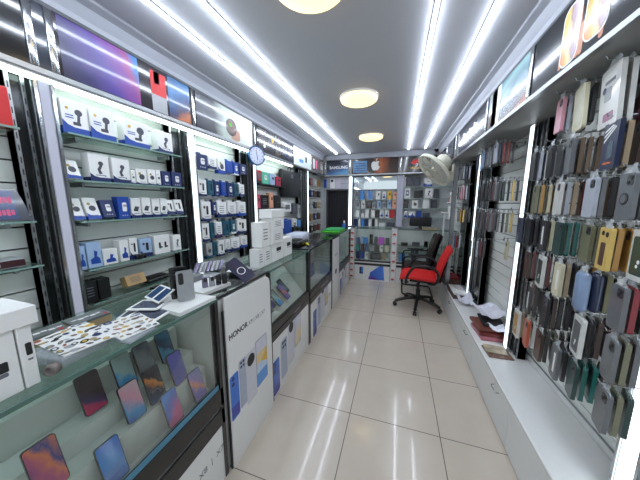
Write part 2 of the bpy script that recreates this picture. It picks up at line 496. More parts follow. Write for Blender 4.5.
def d5(mb, y0, y1):
    L = y1 - y0
    for k, mt in enumerate((wcard, pink, brownm, gcard)):
        mb.slab(rrect(0.13 * L, 0.17 - 0.02 * k, 0.01, cy=y0 + L * (0.2 + 0.2 * k), cz=zb + 0.13), XF, XF + 0.0014 + 0.0001 * k, mt)
lsign('sign with pink and white pictures in the back corner', a[9] + 0.02, 4.84, M('sign_grey_brown', (0.42, 0.38, 0.37), 0.2, coat=0.4), d5)
# chrome posts between signs, counter side
posts_l = [(a[0] + a[1]) / 2, (a[2] + a[3]) / 2, (a[4] + a[5]) / 2, (a[6] + a[7]) / 2, a[8] + 0.01, a[9] + 0.01]
names_l = ['first from the near end', 'second from the near end', 'before the watch sign', 'above the wall clock', 'before the bright white sign', 'after the bright white sign']
for y, t in zip(posts_l, names_l):
    hw = min(0.014, 0.008 if y > 3 else 0.014)
    tag(MB().rbox((XF - 0.012, y - hw, ZS0 + 0.024), (XF + 0.008, y + hw, ZS1 - 0.006), chrome, 0.004).build('sign_post'),
        'chrome upright between counter side signs, ' + t, 'post', 'chrome uprights in the sign rows')

# right hand sign row
XG = XR_SIGN
def rsign(label, y0, y1, backmat, deco=None):
    def fn(mb):
        mb.box((XG, y0, ZS0 + 0.024), (XG + 0.012, y1, ZS1 - 0.006), backmat)
        if deco: deco(mb, y0, y1)
    return sign(label, fn)
def zr(py, px): return W(px, py, 0, XG).z
b_ = [yr(x) for x in (534, 528, 489, 485, 459, 453, 445)]
planet = GRAD('orange_planet_art', [(0.0, (0.80, 0.32, 0.06)), (0.2, (0.93, 0.58, 0.18)), (0.42, (0.96, 0.82, 0.52)), (0.6, (0.62, 0.50, 0.50)), (0.8, (0.80, 0.74, 0.78)), (1.0, (0.90, 0.88, 0.92))], (0, -0.7, 0.3), 0.22, 3.5, off=0.7)
def e1(mb, y0, y1):
    for px, w, zc in ((571, 0.115, 0.14), (598, 0.125, 0.165)):
        yc = yr(px)
        mb.slab(rrect(w, 0.24, 0.045, 6, yc, zb + zc - 0.015), XG, XG - 0.0016, wcard)
        mb.kids.append(('printed_phone', MB().slab(rrect(w - 0.012, 0.228, 0.040, 6, yc, zb + zc - 0.015), XG - 0.0016, XG - 0.0022, planet)))
    for px, h in ((563, 0.10), (580, 0.18), (584, 0.12), (606, 0.16)):
        mb.slab(rrect(0.022, h, 0.008, 3, yr(px), zb + h / 2 + 0.01), XG, XG - 0.0012, M('copper_art', (0.72, 0.42, 0.22), 0.3, var=0.3))
rsign('black sign with two phones showing glowing orange planets', Y0 + 0.02, b_[0], gl_black, e1)
tealart = GRAD('teal_glow_art', [(0, (0.58, 0.30, 0.18)), (0.22, (0.25, 0.26, 0.30)), (0.5, (0.28, 0.44, 0.50)), (0.75, (0.58, 0.72, 0.72)), (1, (0.33, 0.48, 0.54))], (0, 0.25, 0.8), 0.18, 2)
def e2(mb, y0, y1):
    ya, yb_ = yr(500), yr(492)
    patch(mb, ya, yb_, zb, zt, M('sign_cream', (0.93, 0.93, 0.84), 0.3), XG, -1)
    patch(mb, y1 - 0.16, y1, zb + 0.11, zt, M('sign_pale_grey', (0.68, 0.70, 0.70), 0.2, coat=0.5), XG, -1)
    patch(mb, y1 - 0.16, y1, zb, zb + 0.11, brownm, XG, -1)
rsign('teal and orange landscape sign between chrome uprights', b_[1], b_[2], tealart, e2)
def e3(mb, y0, y1):
    # illegible row of bold white letter shapes, as blurred in the photograph
    L = y1 - y0
    for k, h in enumerate((0.075, 0.05, 0.05, 0.065, 0.05, 0.075, 0.05)):
        mb.slab(rrect(0.05 * L, h, 0.006, 2, y1 - L * (0.24 + 0.085 * k), zb + 0.11 + h / 2), XG, XG - 0.0014, wcard)
rsign('dark violet sign with a line of white lettering', b_[3], b_[4], M('sign_violet_black', (0.14, 0.14, 0.20), 0.12, coat=0.6), e3)
rsign('slate grey sign panel above the wall fan', b_[5] - 0.02, 4.1, gl_slate)
rsign('dark brown sign panel in the corner behind the fan', 4.16, 4.84, M('sign_brown', (0.22, 0.17, 0.16), 0.15, coat=0.5, var=0.4, scale=9))
for y, t in zip(((b_[0] + b_[1]) / 2, (b_[2] + b_[3]) / 2, (b_[4] + b_[5] - 0.02) / 2, 4.13),
                ('beside the orange planet sign', 'before the white lettering sign', 'after the white lettering sign', 'deepest in the shop')):
    hw = 0.016 if y < 4 else 0.012
    tag(MB().rbox((XG - 0.008, y - hw, ZS0 + 0.024), (XG + 0.012, y + hw, ZS1 - 0.006), chrome, 0.004).build('sign_post'),
        'chrome upright in the phone case side sign row ' + t, 'post', 'chrome uprights in the sign rows')

# back sign row
def bsign(label, x0, x1, mat, deco):
    mb = MB(); mb.box((x0, YS, ZS0 + 0.016), (x1, YS + 0.012, ZS1 + 0.006), mat)
    deco(mb, x0, x1)
    return tag(mb.build('shop_sign'), label, 'sign', 'framed signs above the shelves')
def BF(y_off=0.0):   # map (u,v) slab outlines in (y,z) to the back wall facing -Y
    return Matrix(((0, 1, 0, 0), (-1, 0, 0, YS + y_off), (0, 0, 1, 0), (0, 0, 0, 1)))
def bx(px): return Xat(px, YS, 2.2)
blueglow = GRAD('blue_glow_art', [(0, (0.05, 0.06, 0.10)), (0.5, (0.08, 0.14, 0.24)), (0.75, (0.16, 0.36, 0.55)), (1, (0.30, 0.55, 0.72))], (0.4, 0, -0.9), 0.1, 2, off=0.75)
def f1(mb, x0, x1):
    mb.text('SAMSUNG', 0.082, wplast, FACE_NY((x0 + x1) / 2 + 0.03, YS - 0.001, (ZS0 + ZS1) / 2 + 0.01), bold=0.002)
bsign('dark blue sign with white capital lettering above the doorway', bx(326.5), bx(348), blueglow, f1)
apple = [(0.0, 0.30), (0.10, 0.36), (0.24, 0.37), (0.36, 0.30), (0.28, 0.20), (0.255, 0.06), (0.30, -0.08), (0.40, -0.15), (0.33, -0.32), (0.22, -0.46), (0.12, -0.50), (0.0, -0.455), (-0.12, -0.50), (-0.24, -0.45), (-0.35, -0.28), (-0.41, -0.06), (-0.39, 0.15), (-0.28, 0.32), (-0.12, 0.365)]
leaf = [(0.0, 0.40), (0.02, 0.52), (0.10, 0.61), (0.17, 0.63), (0.16, 0.52), (0.09, 0.43)]
glowart = GRAD('orange_glow_art', [(0, (0.10, 0.07, 0.08)), (0.45, (0.14, 0.09, 0.09)), (0.62, (0.62, 0.32, 0.20)), (0.68, (0.50, 0.24, 0.16)), (0.84, (0.16, 0.08, 0.08)), (1, (0.16, 0.08, 0.08))], (1, 0, 0), 0.06, 2)
def f2(mb, x0, x1):
    cx, cz, s = bx(375.5), (ZS0 + ZS1) / 2 + 0.025, 0.20
    for ol in (apple, leaf):
        mb.slab([(cx + q * s, cz + r * s) for q, r in ol], 0, 0.0016, wplast, BF())
    mb.box((bx(353.5), YS - 0.002, ZS0 + 0.04), (bx(367), YS, ZS1 - 0.03), M('pale_blue_print', (0.32, 0.52, 0.70), 0.3, var=0.3, scale=14))
    for k in range(4):
        mb.box((bx(355), YS - 0.003, ZS0 + 0.07 + 0.045 * k), (bx(365.5), YS - 0.002, ZS0 + 0.083 + 0.045 * k), navy)
bsign('dark sign with a white bitten fruit logo and orange glow', bx(352), bx(398.5), glowart, f2)
def f3(mb, x0, x1):
    cx, cz = bx(416.5), ZS0 + 0.15
    for k in range(8):
        an = math.radians(-70 + 20 * k); 
        ol = []
        for t in range(8):
            q = t / 7; ol.append((0.006 * 0 + 0.017 * math.sin(PI * q), 0.02 + 0.085 * q))
        for t in range(6, 0, -1):
            q = t / 7; ol.append((-0.017 * math.sin(PI * q), 0.02 + 0.085 * q))
        ol = [(cx + u * math.cos(an) + v * math.sin(an), cz + v * math.cos(an) - u * math.sin(an)) for u, v in ol]
        mb.slab(ol, 0, 0.0012 + 0.0001 * k, red, BF())
    mb.text('HUAWEI', 0.05, yellow, FACE_NY(cx, YS - 0.001, ZS0 + 0.085), bold=0.0015)
bsign('dark brown sign with red petal logo and yellow lettering', bx(402.5), 0.63, M('sign_brown_black2', (0.15, 0.10, 0.10), 0.15, coat=0.6), f3)
for px, t in ((325, 'in the corner before the blue lettered sign'), (350, 'between the blue lettered and fruit logo signs'), (400.5, 'between the fruit logo and petal logo signs')):
    x = bx(px)
    tag(MB().rbox((x - 0.016, YS - 0.008, ZS0 + 0.016), (x + 0.016, YS + 0.012, ZS1 + 0.006), chrome, 0.004).build('sign_post'),
        'chrome upright ' + t, 'post', 'chrome uprights in the sign rows')

# ------------------------------------------------------------------ light strips and mirror uprights on the walls
def light_strip(label, x, y, sg, w, z0, z1, mat, bx_=0.03, dp=0.10):
    o = thing('light_strip', label, 'light', (x, y, z0), group='vertical light strips on the walls')
    h = z1 - z0
    MB().box((-sg * dp, -w / 2, 0), (-sg * 0.006, w / 2, h), alu).build('channel', o)
    mb = MB()
    mb.box((-sg * 0.006, -w / 2 + 0.006, 0.004), (0, w / 2 - 0.006, h - 0.004), mat); mb.build('diffuser', o)
    for s in (-1, 1):
        MB().box((-sg * 0.02, s * w / 2, 0), (sg * 0.004, s * (w / 2 + bx_), h), chrome).build('chrome_edge', o)
    return o
def upright(label, x, y0, y1, sg, z0, z1):
    o = thing('mirror_upright', label, 'shop fitting', (x, (y0 + y1) / 2, z0), group='dark uprights beside the light strips')
    w = abs(y1 - y0); h = z1 - z0
    MB().box((-sg * 0.05, -w / 2, 0), (0, w / 2, h), smoke).build('mirror', o)
    for s in (-1, 1):
        mb = MB().box((-sg * 0.05, s * w / 2, 0), (sg * 0.006, s * (w / 2 - 0.012), h), alu)
        for k in range(int(h / 0.05)):
            mb.box((sg * 0.006, s * (w / 2 - 0.004), 0.02 + k * 0.05), (sg * 0.0065, s * (w / 2 - 0.008), 0.045 + k * 0.05), ink)
        mb.build('slotted_rail', o)
    return o
XP = -1.495
def yp(px, z=2.0): return Yat(px, XP, z)
s1a, s1b = yp(36), yp(51)
light_strip('dim white light strip beside the red box shelves', XP, (s1a + s1b) / 2, 1, (s1b - s1a) * 0.95, 0.0, 2.045, led_near, 0.011)
upright('dark mirror upright beside the red box shelves', XP - 0.055, yp(11, 2.0), yp(33, 2.0) - 0.005, 1, 0.0, 2.045)
ys2 = yp(191.5, 1.9)
light_strip('white light strip between car holder shelves and hanging packs', XP, ys2, 1, 0.05, 0.0, 2.045, led_strip, 0.012)
upright('dark mirror upright at the end of the car holder shelves', XP - 0.055, yp(176, 1.9), ys2 - 0.045, 1, 0.0, 2.045)
ys3 = yp(254.5, 1.8)
light_strip('white light strip under the wall clock', XP, ys3, 1, 0.05, 0.0, 2.045, led_strip, 0.012)
upright('dark mirror upright under the wall clock', XP - 0.055, yp(244.5, 1.8), ys3 - 0.045, 1, 0.0, 2.045)
ys4 = yp(307.8, 1.6)
light_strip('thin white light strip by the back corner shelves', XP, ys4, 1, 0.05, 0.0, 2.045, led_strip, 0.015)
upright('dark mirror upright before the back corner strip', XP - 0.055, yp(301.5, 1.7), ys4 - 0.06, 1, 0.0, 2.045)
# LED line under the counter-side bulkhead
o = thing('shelf_light', 'long greenish white light line under the counter side signs', 'light', (XL_SIGN - 0.02, 0, ZS0))
yend = yl(293)
MB().box((-0.016, Y0, -0.012), (0.016, yend, 0), alu).build('channel', o)
MB().box((-0.012, Y0 + 0.01, -0.026), (0.018, yend - 0.01, -0.012), led_shelf).build('diffuser', o)

# right wall
XQ = 0.88
light_strip('white light strip at the near edge beside the ledge', XQ, 1.10, -1, 0.075, 0.34, 2.045, led_strip, 0.010)
light_strip('white light strip between big case stacks and paper pile', XQ, 2.16, -1, 0.06, 0.34, 2.045, led_strip, 0.014)
upright('dark mirror upright behind the paper pile light strip', XQ + 0.03, 2.09, 2.03, -1, 0.34, 2.045)
light_strip('white light strip between paper pile and red chair', XQ, 3.30, -1, 0.06, 0.34, 2.045, led_strip, 0.014)
upright('dark mirror upright beyond the paper pile', XQ + 0.03, 3.23, 2.98, -1, 0.34, 2.045)
upright('dark mirror upright behind the red chair', XQ + 0.03, 4.05, 3.75, -1, 0.34, 2.045)
# back
xs = Xat(350.5, 4.97, 1.6)
light_strip_o = thing('light_strip', 'bright white light strip beside the dark doorway', 'light', (xs, 4.95, 0.0), group='vertical light strips on the walls')
MB().box((-0.035, 0.006, 0), (0.035, 0.10, 2.03), alu).build('channel', light_strip_o)
MB().box((-0.03, 0, 0.004), (0.03, 0.006, 2.026), led_strip).build('diffuser', light_strip_o)
xs2 = Xat(400, 4.97, 1.6)
o = thing('back_upright', 'pale lavender grey column between the back shelves', 'shop fitting', (xs2, 4.95, 1.03))
MB().box((-0.045, 0, 0), (0.045, 0.12, 1.005), M('lavender_panel', (0.68, 0.68, 0.76), 0.25, coat=0.3)).build('panel', o)
for s in (-1, 1): MB().box((s * 0.045, -0.004, 0), (s * 0.057, 0.12, 1.005), alu).build('edge_trim', o)

# ------------------------------------------------------------------ counters
XC = -0.84; XCB = -1.30; ZT = 1.03
frame_m = M('counter_black_frame', (0.075, 0.075, 0.075), 0.3, coat=0.2)
inner = M('counter_inside_white', (0.77, 0.79, 0.765), 0.5, var=0.02)
bluetape = M('blue_tape', (0.30, 0.52, 0.62), 0.35)
def hq_phone_print(mb, y0, z0, s, xf=XC + 0.001):
    """printed row of four phone backs on the white panels"""
    for k, (w, h, dz, mt, lens) in enumerate(((0.075, 0.19, 0.0, GRAD('blue_phone_art', [(0, (0.22, 0.22, 0.60)), (0.5, (0.15, 0.40, 0.75)), (1, (0.35, 0.60, 0.85))], (0, 0, 1), 0.1), 1),
                                              (0.075, 0.225, 0.03, M('silver_phone_print', (0.66, 0.69, 0.76), 0.4), 4),
                                              (0.090, 0.265, 0.05, M('white_phone_print', (0.80, 0.80, 0.83), 0.4), 9),
                                              (0.095, 0.235, 0.11, None, 0))):
        yc = y0 + s * (0.04 + 0.095 * k); zc = z0 + s * (dz + h / 2)
        x = xf + 0.0004 * k
        if mt is None:
            mb.slab(rrect(w * s, h * s, 0.008 * s, 3, yc, zc), x, x + 0.0006, M('phone_rim_print', (0.45, 0.45, 0.50), 0.4))
            mb.slab(rrect(w * s - 0.008, h * s - 0.008, 0.006 * s, 3, yc, zc), x + 0.0006, x + 0.0010,
                    GRAD('phone_screen_art', [(0, (0.25, 0.50, 0.80)), (0.3, (0.60, 0.76, 0.88)), (0.55, (0.90, 0.78, 0.52)), (0.75, (0.80, 0.80, 0.86)), (1, (0.85, 0.85, 0.90))], (0, 0.3, 0.8), 0.3, 5))
        else:
            mb.slab(rrect(w * s, h * s, 0.012 * s, 3, yc, zc), x, x + 0.0006, mt)
            zt_ = zc + h * s / 2
            if lens == 9: mb.slab(circ(0.031 * s, 16, yc, zt_ - 0.042 * s), x + 0.0006, x + 0.0010, ink)
            elif lens == 4:
                for a_ in (-1, 1):
                    for c_ in (0, 1): mb.slab(circ(0.010 * s, 8, yc + a_ * 0.012 * s, zt_ - (0.02 + 0.024 * c_) * s), x + 0.0006, x + 0.0010, ink)
            else:
                for c_ in (0, 1): mb.slab(circ(0.013 * s, 8, yc - 0.012 * s, zt_ - (0.025 + 0.034 * c_) * s), x + 0.0006, x + 0.0010, navy)

def phone_print(mb, k, x0, x1, yt, yb, xf):
    zc = W((x0 + x1) / 2, (yt + yb) / 2, 0, xf).z
    ya, y2 = Yat(x0, xf, zc), Yat(x1, xf, zc); yc = (ya + y2) / 2
    za, z2 = Zat(yb, xf, yc), Zat(yt, xf, yc)
    w, h, zc, x = y2 - ya, z2 - za, (za + z2) / 2, xf + 0.0004 * k
    if k == 3:
        mb.slab(rrect(w, h, 0.008, 3, yc, zc), x, x + 0.0006, M('phone_rim_print', (0.45, 0.45, 0.50), 0.4))
        for t0, t1, mt in ((0, 0.28, M('screen_blue_print', (0.36, 0.58, 0.84), 0.4)), (0.28, 0.5, M('screen_pale_print', (0.72, 0.80, 0.88), 0.4)), (0.5, 0.72, M('screen_gold_print', (0.86, 0.76, 0.55), 0.4)), (0.72, 1, M('screen_grey_print', (0.80, 0.80, 0.85), 0.4))):
            mb.box((x + 0.0006, yc - w / 2 + 0.004, za + 0.004 + (h - 0.008) * t0), (x + 0.0010, yc + w / 2 - 0.004, za + 0.004 + (h - 0.008) * t1), mt)
        mb.slab([(yc - w * 0.1, zc), (yc + w / 2 - 0.004, zc - h * 0.12), (yc + w / 2 - 0.004, zc + h * 0.18)], x + 0.0010, x + 0.0013, yellow)
        return
    mb.slab(rrect(w, h, 0.012, 3, yc, zc), x, x + 0.0006, (M('blue_phone_print', (0.22, 0.45, 0.80), 0.4), M('silver_phone_print', (0.66, 0.69, 0.76), 0.4), M('white_phone_print', (0.80, 0.80, 0.83), 0.4))[k])
    if k == 0:
        mb.box((x + 0.0006, yc - w / 2 + 0.004, za + 0.012), (x + 0.0008, yc + w / 2 - 0.002, za + h * 0.3), M('indigo_print', (0.25, 0.26, 0.64), 0.4))
        for c_ in (0, 1): mb.slab(circ(w * 0.17, 10, yc - w * 0.15, z2 - w * (0.32 + 0.46 * c_)), x + 0.0006, x + 0.0010, navy)
    elif k == 1:
        for a_ in (-1, 1):
            for c_ in (0, 1): mb.slab(circ(w * 0.13, 8, yc + a_ * w * 0.17, z2 - w * (0.26 + 0.38 * c_)), x + 0.0006, x + 0.0010, ink)
    else: mb.slab(circ(w * 0.36, 18, yc, z2 - w * 0.52), x + 0.0006, x + 0.0010, ink)

def glass_counter(label, y0, y1, zg0, zl1, top_mat, panel_fn=None, tape=False, endglass=False):
    """zg0 = bottom of the front glass, zl1 = top of the white base panel"""
    o = thing('glass_counter', label, 'counter', (0, 0, 0), group='glass counters')
    p = 0.022
    MB().box((XCB, y0, 0.06), (XC - 0.012, y1, zg0 - 0.04), white).box((XCB + 0.02, y0 + 0.01, 0), (XC - 0.04, y1 - 0.01, 0.06), blackm).build('base_cabinet', o)
    mb = MB().box((XC - 0.012, y0 + 0.002, 0.0), (XC, y1 - 0.002, zl1), wplast)
    if panel_fn: panel_fn(mb)
    mb.build('base_panel', o)
    mb = MB()
    hh = (zg0 - zl1)
    mb.box((XC - 0.03, y0, zl1), (XC + 0.006, y1, zl1 + hh * 0.42), frame_m)
    mb.box((XC - 0.02, y0, zl1 + hh * 0.42), (XC - 0.002, y1, zl1 + hh * 0.52), alu)
    mb.box((XC - 0.03, y0, zl1 + hh * 0.52), (XC + 0.006, y1, zg0), frame_m)
    mb.build('bottom_rail', o)
    if tape: MB().box((XC + 0.0005, y0 + 0.2, zg0), (XC + 0.0025, y1 - 0.03, zg0 + 0.028), bluetape).build('edge_tape', o)
    MB().box((XCB, y0, zg0 - 0.04), (XC - 0.03, y1, zg0 - 0.03), inner).build('inner_floor', o)
    MB().box((XCB, y0, zg0 - 0.03), (XCB + 0.01, y1, ZT - 0.012), inner).build('back_panel', o)
    MB().box((XC - 0.006, y0 + p, zg0), (XC, y1 - p, ZT - 0.012), glass).build('front_glass', o)
    for y in (y0, y1 - p):
        MB().box((XC - 0.026, y, 0), (XC + 0.006, y + p, ZT - 0.012), frame_m).build('corner_post', o)
    for y in (y0, y1 - 0.006):
        MB().box((XCB + 0.01, y, zg0 - 0.03), (XC - 0.026, y + 0.006, ZT - 0.012), inner).build('side_panel', o)
    if top_mat == 'glass':
        mb = MB().box((XCB, y0, ZT - 0.012), (XC - 0.003, y1, ZT), glass_top)
        mb.box((XC - 0.003, y0, ZT - 0.012), (XC + 0.008, y1, ZT), glass_edge); mb.build('glass_top', o)
    else:
        MB().rbox((XCB, y0, ZT - 0.012), (XC + 0.012, y1, ZT + 0.008), black, 0.003).build('worktop', o)
    return o

ZG1 = 0.545
def c1p(mb):
    mb.text('X9  |  X8  |  X7', 0.045, greyink, FACE_PX(XC + 0.0006, 0.76, 0.20))
c1 = glass_counter('near glass counter with phones on white steps inside', -0.55, 0.925, ZG1, 0.335, 'glass', c1p, tape=True)
for k, (xa, xb, z1) in enumerate(((-1.288, -1.096, 0.85), (-1.095, -0.996, 0.730), (-0.995, -0.921, 0.659))):
    MB().box((xa, -0.53, ZG1 - 0.029), (xb, 0.90, z1), inner).build('display_step', c1)
# narrow black topped section behind the tall poster
o = thing('glass_counter', 'narrow black topped counter section behind the tall phone poster', 'counter', (0, 0, 0), group='glass counters')
MB().box((XCB, 0.93, 0), (XC - 0.012, 1.42, ZT - 0.012), white).build('base_cabinet', o)
MB().rbox((XCB, 0.93, ZT - 0.012), (XC + 0.004, 1.42, ZT + 0.004), black, 0.003).build('worktop', o)
# tall poster board
ob = thing('poster_board', 'tall white poster board with black headline and four printed phones', 'poster', (0, 0, 0))
mb = MB()
ol = [(0.955, 0.0), (1.41, 0.0), (1.41, 0.93)] + [(1.41 - 0.06 + 0.06 * math.cos(t * PI / 12), 0.955 + 0.06 * math.sin(t * PI / 12)) for t in range(1, 7)] + [(0.955, 1.02)]
mb.slab(ol, XC + 0.014, XC + 0.022, wplast)
xp_ = XC + 0.0222
yh0, yh1, yh2 = Yat(228.5, xp_, 0.83), Yat(247, xp_, 0.83), Yat(264.5, xp_, 0.83)
def fit_text(s, y0, y1, z, mt, bold):
    q = MB().text(s, 1.0, mt, Matrix.Identity(4)); ww = max(v.x for v in q.v) - min(v.x for v in q.v)
    mb.text(s, (y1 - y0) / ww, mt, FACE_PX(xp_, (y0 + y1) / 2, z), bold=bold)
zh = Zat(331, xp_, (yh0 + yh1) / 2)
fit_text('HONOR', yh0, yh1, zh, ink, 0.0012)
fit_text('X9 | X8 | X7', yh1 + 0.012, yh2, zh - 0.004, greyink, 0.0)
for k, (x0_, x1_, yt_, yb_) in enumerate(((231, 239.3, 374, 417), (239.7, 246.6, 359, 405), (246.4, 256.4, 351, 399), (256.2, 266.8, 337, 381))):
    phone_print(mb, k, x0_, x1_, yt_, yb_, xp_)
mb.build('printed_board', ob)
MB().box((XC + 0.006, 0.945, 0), (XC + 0.014, 1.0, 0.95), blackm).build('rear_strut', ob)

def c2p(mb): hq_phone_print(mb, 1.44, 0.02, 1.5)
c2 = glass_counter('second glass counter with tilted phones beside the white box stack', 1.43, 2.24, 0.60, 0.475, 'glass', c2p)
def c3p(mb):
    hq_phone_print(mb, 2.36, 0.0, 1.6)
    mb.text('X9 | X8', 0.05, greyink, FACE_PX(XC + 0.0008, 2.99, 0.26))
c3 = glass_counter('third glass counter with a blue item inside', 2.25, 3.16, 0.56, 0.43, 'black', c3p)
ob = thing('poster_board', 'plain tall white poster board between the third and last counters', 'poster', (0, 0, 0))
mb = MB().box((XC + 0.001, 3.175, 0), (XC + 0.009, 3.56, 1.0), wplast)
mb.slab(rrect(0.10, 0.07, 0.02, 3, 3.36, 0.50), XC + 0.009, XC + 0.0096, ink)
mb.text('X9 | X8', 0.05, greyink, FACE_PX(XC + 0.0094, 3.37, 0.75)); mb.build('printed_board', ob)
MB().box((XC - 0.40, 3.175, 0), (XC - 0.002, 3.55, ZT - 0.03), white).build('plinth', ob)
MB().box((XC - 0.40, 3.17, ZT - 0.03), (XC + 0.010, 3.56, ZT + 0.004), black).build('worktop', ob)
def c4p(mb): hq_phone_print(mb, 3.68, 0.0, 1.4)
c4 = glass_counter('last glass counter before the back wall under the green mat', 3.575, 4.52, 0.52, 0.40, 'glass', c4p)

# back counter
YBC = 4.62
def back_counter(label, x0, x1, poster):
    o = thing('back_counter', label, 'counter', (0, 0, 0), group='counters along the back wall')
    MB().box((x0, YBC + 0.012, 0.0), (x1, 5.0, 0.32), white).build('base_cabinet', o)
    mb = MB().box((x0, YBC, 0.0), (x1, YBC + 0.012, 0.30), wplast)
    if poster:
        B = Matrix(((0, 1, 0, 0), (-1, 0, 0, YBC - 0.0003), (0, 0, 1, 0), (0, 0, 0, 1)))
        def bxx(px): return Xat(px, YBC, 0.2)
        mb.slab([(bxx(369), 0.02), (bxx(384.5), 0.02), (bxx(383), 0.32), (bxx(381), 0.325), (bxx(370), 0.16)], 0, 0.0008, GRAD('blue_box_art', [(0, (0.12, 0.18, 0.50)), (0.5, (0.14, 0.34, 0.74)), (1, (0.25, 0.48, 0.85))], (1, 0, 0.3), 0.15), B)
        mb.slab([(bxx(368.5), 0.02), (bxx(378), 0.02), (bxx(377), 0.06), (bxx(369), 0.08)], 0.0008, 0.0014, M('violet_print', (0.42, 0.22, 0.62), 0.4), B)
        mb.slab(rrect(0.075, 0.14, 0.012, 3, bxx(361.3), 0.19), 0, 0.0008, navy, B)
        mb.slab(rrect(0.03, 0.11, 0.006, 3, bxx(362.2), 0.20), 0.0008, 0.0012, sky, B)
    mb.build('base_panel', o)
    mb = MB().box((x0, YBC - 0.006, 0.30), (x1, YBC + 0.03, 0.345), frame_m)
    mb.box((x0, YBC - 0.004, 0.345), (x1, YBC + 0.03, 0.37), wplast)
    mb.box((x0, YBC - 0.006, 0.37), (x1, YBC + 0.03, 0.40), frame_m); mb.build('bottom_rail', o)
    MB().box((x0, 4.86, 0.32), (x1, 4.87, 1.005), wplast).build('back_panel', o)
    for s in (x0, x1 - 0.008): MB().box((s, YBC + 0.01, 0.32), (s + 0.008, 4.86, 1.005), wplast).build('side_panel', o)
    MB().box((x0, YBC + 0.03, 0.32), (x1, 4.86, 0.40), wplast).build('inner_floor', o)
    for k, z in enumerate((0.566, 0.711)):
        MB().box((x0 + 0.01, 4.66, z - 0.006), (x1 - 0.01, 4.855, z), shelf_glass).build('glass_shelf', o)
    MB().box((x0, YBC, 0.40), (x1, YBC + 0.005, 1.005), glass).build('front_glass', o)
    mb = MB().box((x0, YBC + 0.003, 1.01), (x1, 4.94, 1.022), glass_top).box((x0, YBC - 0.008, 1.01), (x1, YBC + 0.003, 1.022), glass_edge)
    mb.build('glass_top', o)
    return o
xa = Xat(354.5, YBC, 0.6); xb = Xat(391, YBC, 0.6); xc_ = Xat(396.5, YBC, 0.6)
back_counter('back counter with phone boxes on glass shelves beside the doorway', xa + 0.005, xb - 0.005, True)
back_counter('back counter behind the black armchair with small gadgets', xc_ + 0.005, 0.98, False)
def logo_post(label, x0, x1, n):
    o = thing('logo_post', label, 'post', ((x0 + x1) / 2, YBC, 0), group='white posts with red petal logos')
    w = x1 - x0
    mb = MB().box((-w / 2, -0.006, 0), (w / 2, 0.32, 1.008), wplast)
    B = Matrix(((0, 1, 0, 0), (-1, 0, 0, -0.0062), (0, 0, 1, 0), (0, 0, 0, 1)))
    for k in range(n):
        zc = 0.06 + k * 0.86 / (n - 1) - 0.012
        for j in range(6):
            an = math.radians(-62 + 25 * j); r0, r1, hw = 0.005, 0.038, 0.0105
            pts = [(0, r0), (hw, (r0 + r1) / 2 + 0.004), (0.002, r1), (-0.002, r1), (-hw, (r0 + r1) / 2 + 0.004)]
            mb.slab([(u * math.cos(an) + v * math.sin(an), zc + v * math.cos(an) - u * math.sin(an)) for u, v in pts], 0, 0.0008 + 0.0001 * j, red, B)
        mb.box((-0.022, -0.0072, zc - 0.014), (0.022, -0.0062, zc - 0.006), greyink)
    mb.build('printed_face', o)
    for s in (-1, 1): MB().box((s * w / 2, -0.01, 0), (s * (w / 2 + 0.004), 0.32, 1.008), frame_m if s < 0 and n > 6 else alu).build('edge_trim', o)
    return o
logo_post('white post with small red petal logos by the last counter', Xat(349.5, YBC, 0.6), xa - 0.004, 8)
logo_post('white post with red petal logos in the middle of the back counter', xb + 0.004, xc_ - 0.004, 6)

# doorway and back fittings
xd0, xd1 = -1.46, xs - 0.04
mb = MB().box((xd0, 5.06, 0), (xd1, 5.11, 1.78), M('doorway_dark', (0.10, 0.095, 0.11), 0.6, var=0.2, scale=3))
mb.box((xd0, 4.98, 0), (xd0 + 0.03, 5.06, 1.78), M('door_frame', (0.30, 0.28, 0.30), 0.4)).box((xd1 - 0.03, 4.98, 0), (xd1, 5.06, 1.78), MATS['door_frame'])
mb.box((xd0, 4.98, 1.755), (xd1, 5.06, 1.78), MATS['door_frame'])
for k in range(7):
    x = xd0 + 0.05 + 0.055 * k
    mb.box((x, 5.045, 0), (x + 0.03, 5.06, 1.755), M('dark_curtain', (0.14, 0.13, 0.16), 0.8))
struct('door_1', mb)
mb = MB().box((xd0, 4.96, 1.785), (xd1, 4.985, 2.035), M('pale_header', (0.72, 0.72, 0.76), 0.4))
B = Matrix(((0, 1, 0, 0), (-1, 0, 0, 4.9597), (0, 0, 1, 0), (0, 0, 0, 1)))
for px, w, h, mt in ((325.3, 0.06, 0.17, blue), (328.5, 0.07, 0.19, gcard), (332.5, 0.10, 0.20, wcard), (338, 0.11, 0.20, M('pale_lilac', (0.78, 0.76, 0.80), 0.4))):
    mb.slab(rrect(w, h, 0.012, 3, Xat(px, 4.96, 1.9), 1.90), 0, 0.001, mt, B)
mb.slab(circ(0.028, 12, Xat(332, 4.96, 1.9), 1.955), 0.001, 0.0016, ink, B)
mb.box((Xat(341, 4.96, 1.9), 4.957, 1.895), (xd1, 4.96, 1.90), greyink)
tag(mb.build('printed_header'), 'pale printed panel of phone backs above the dark doorway', 'panel')

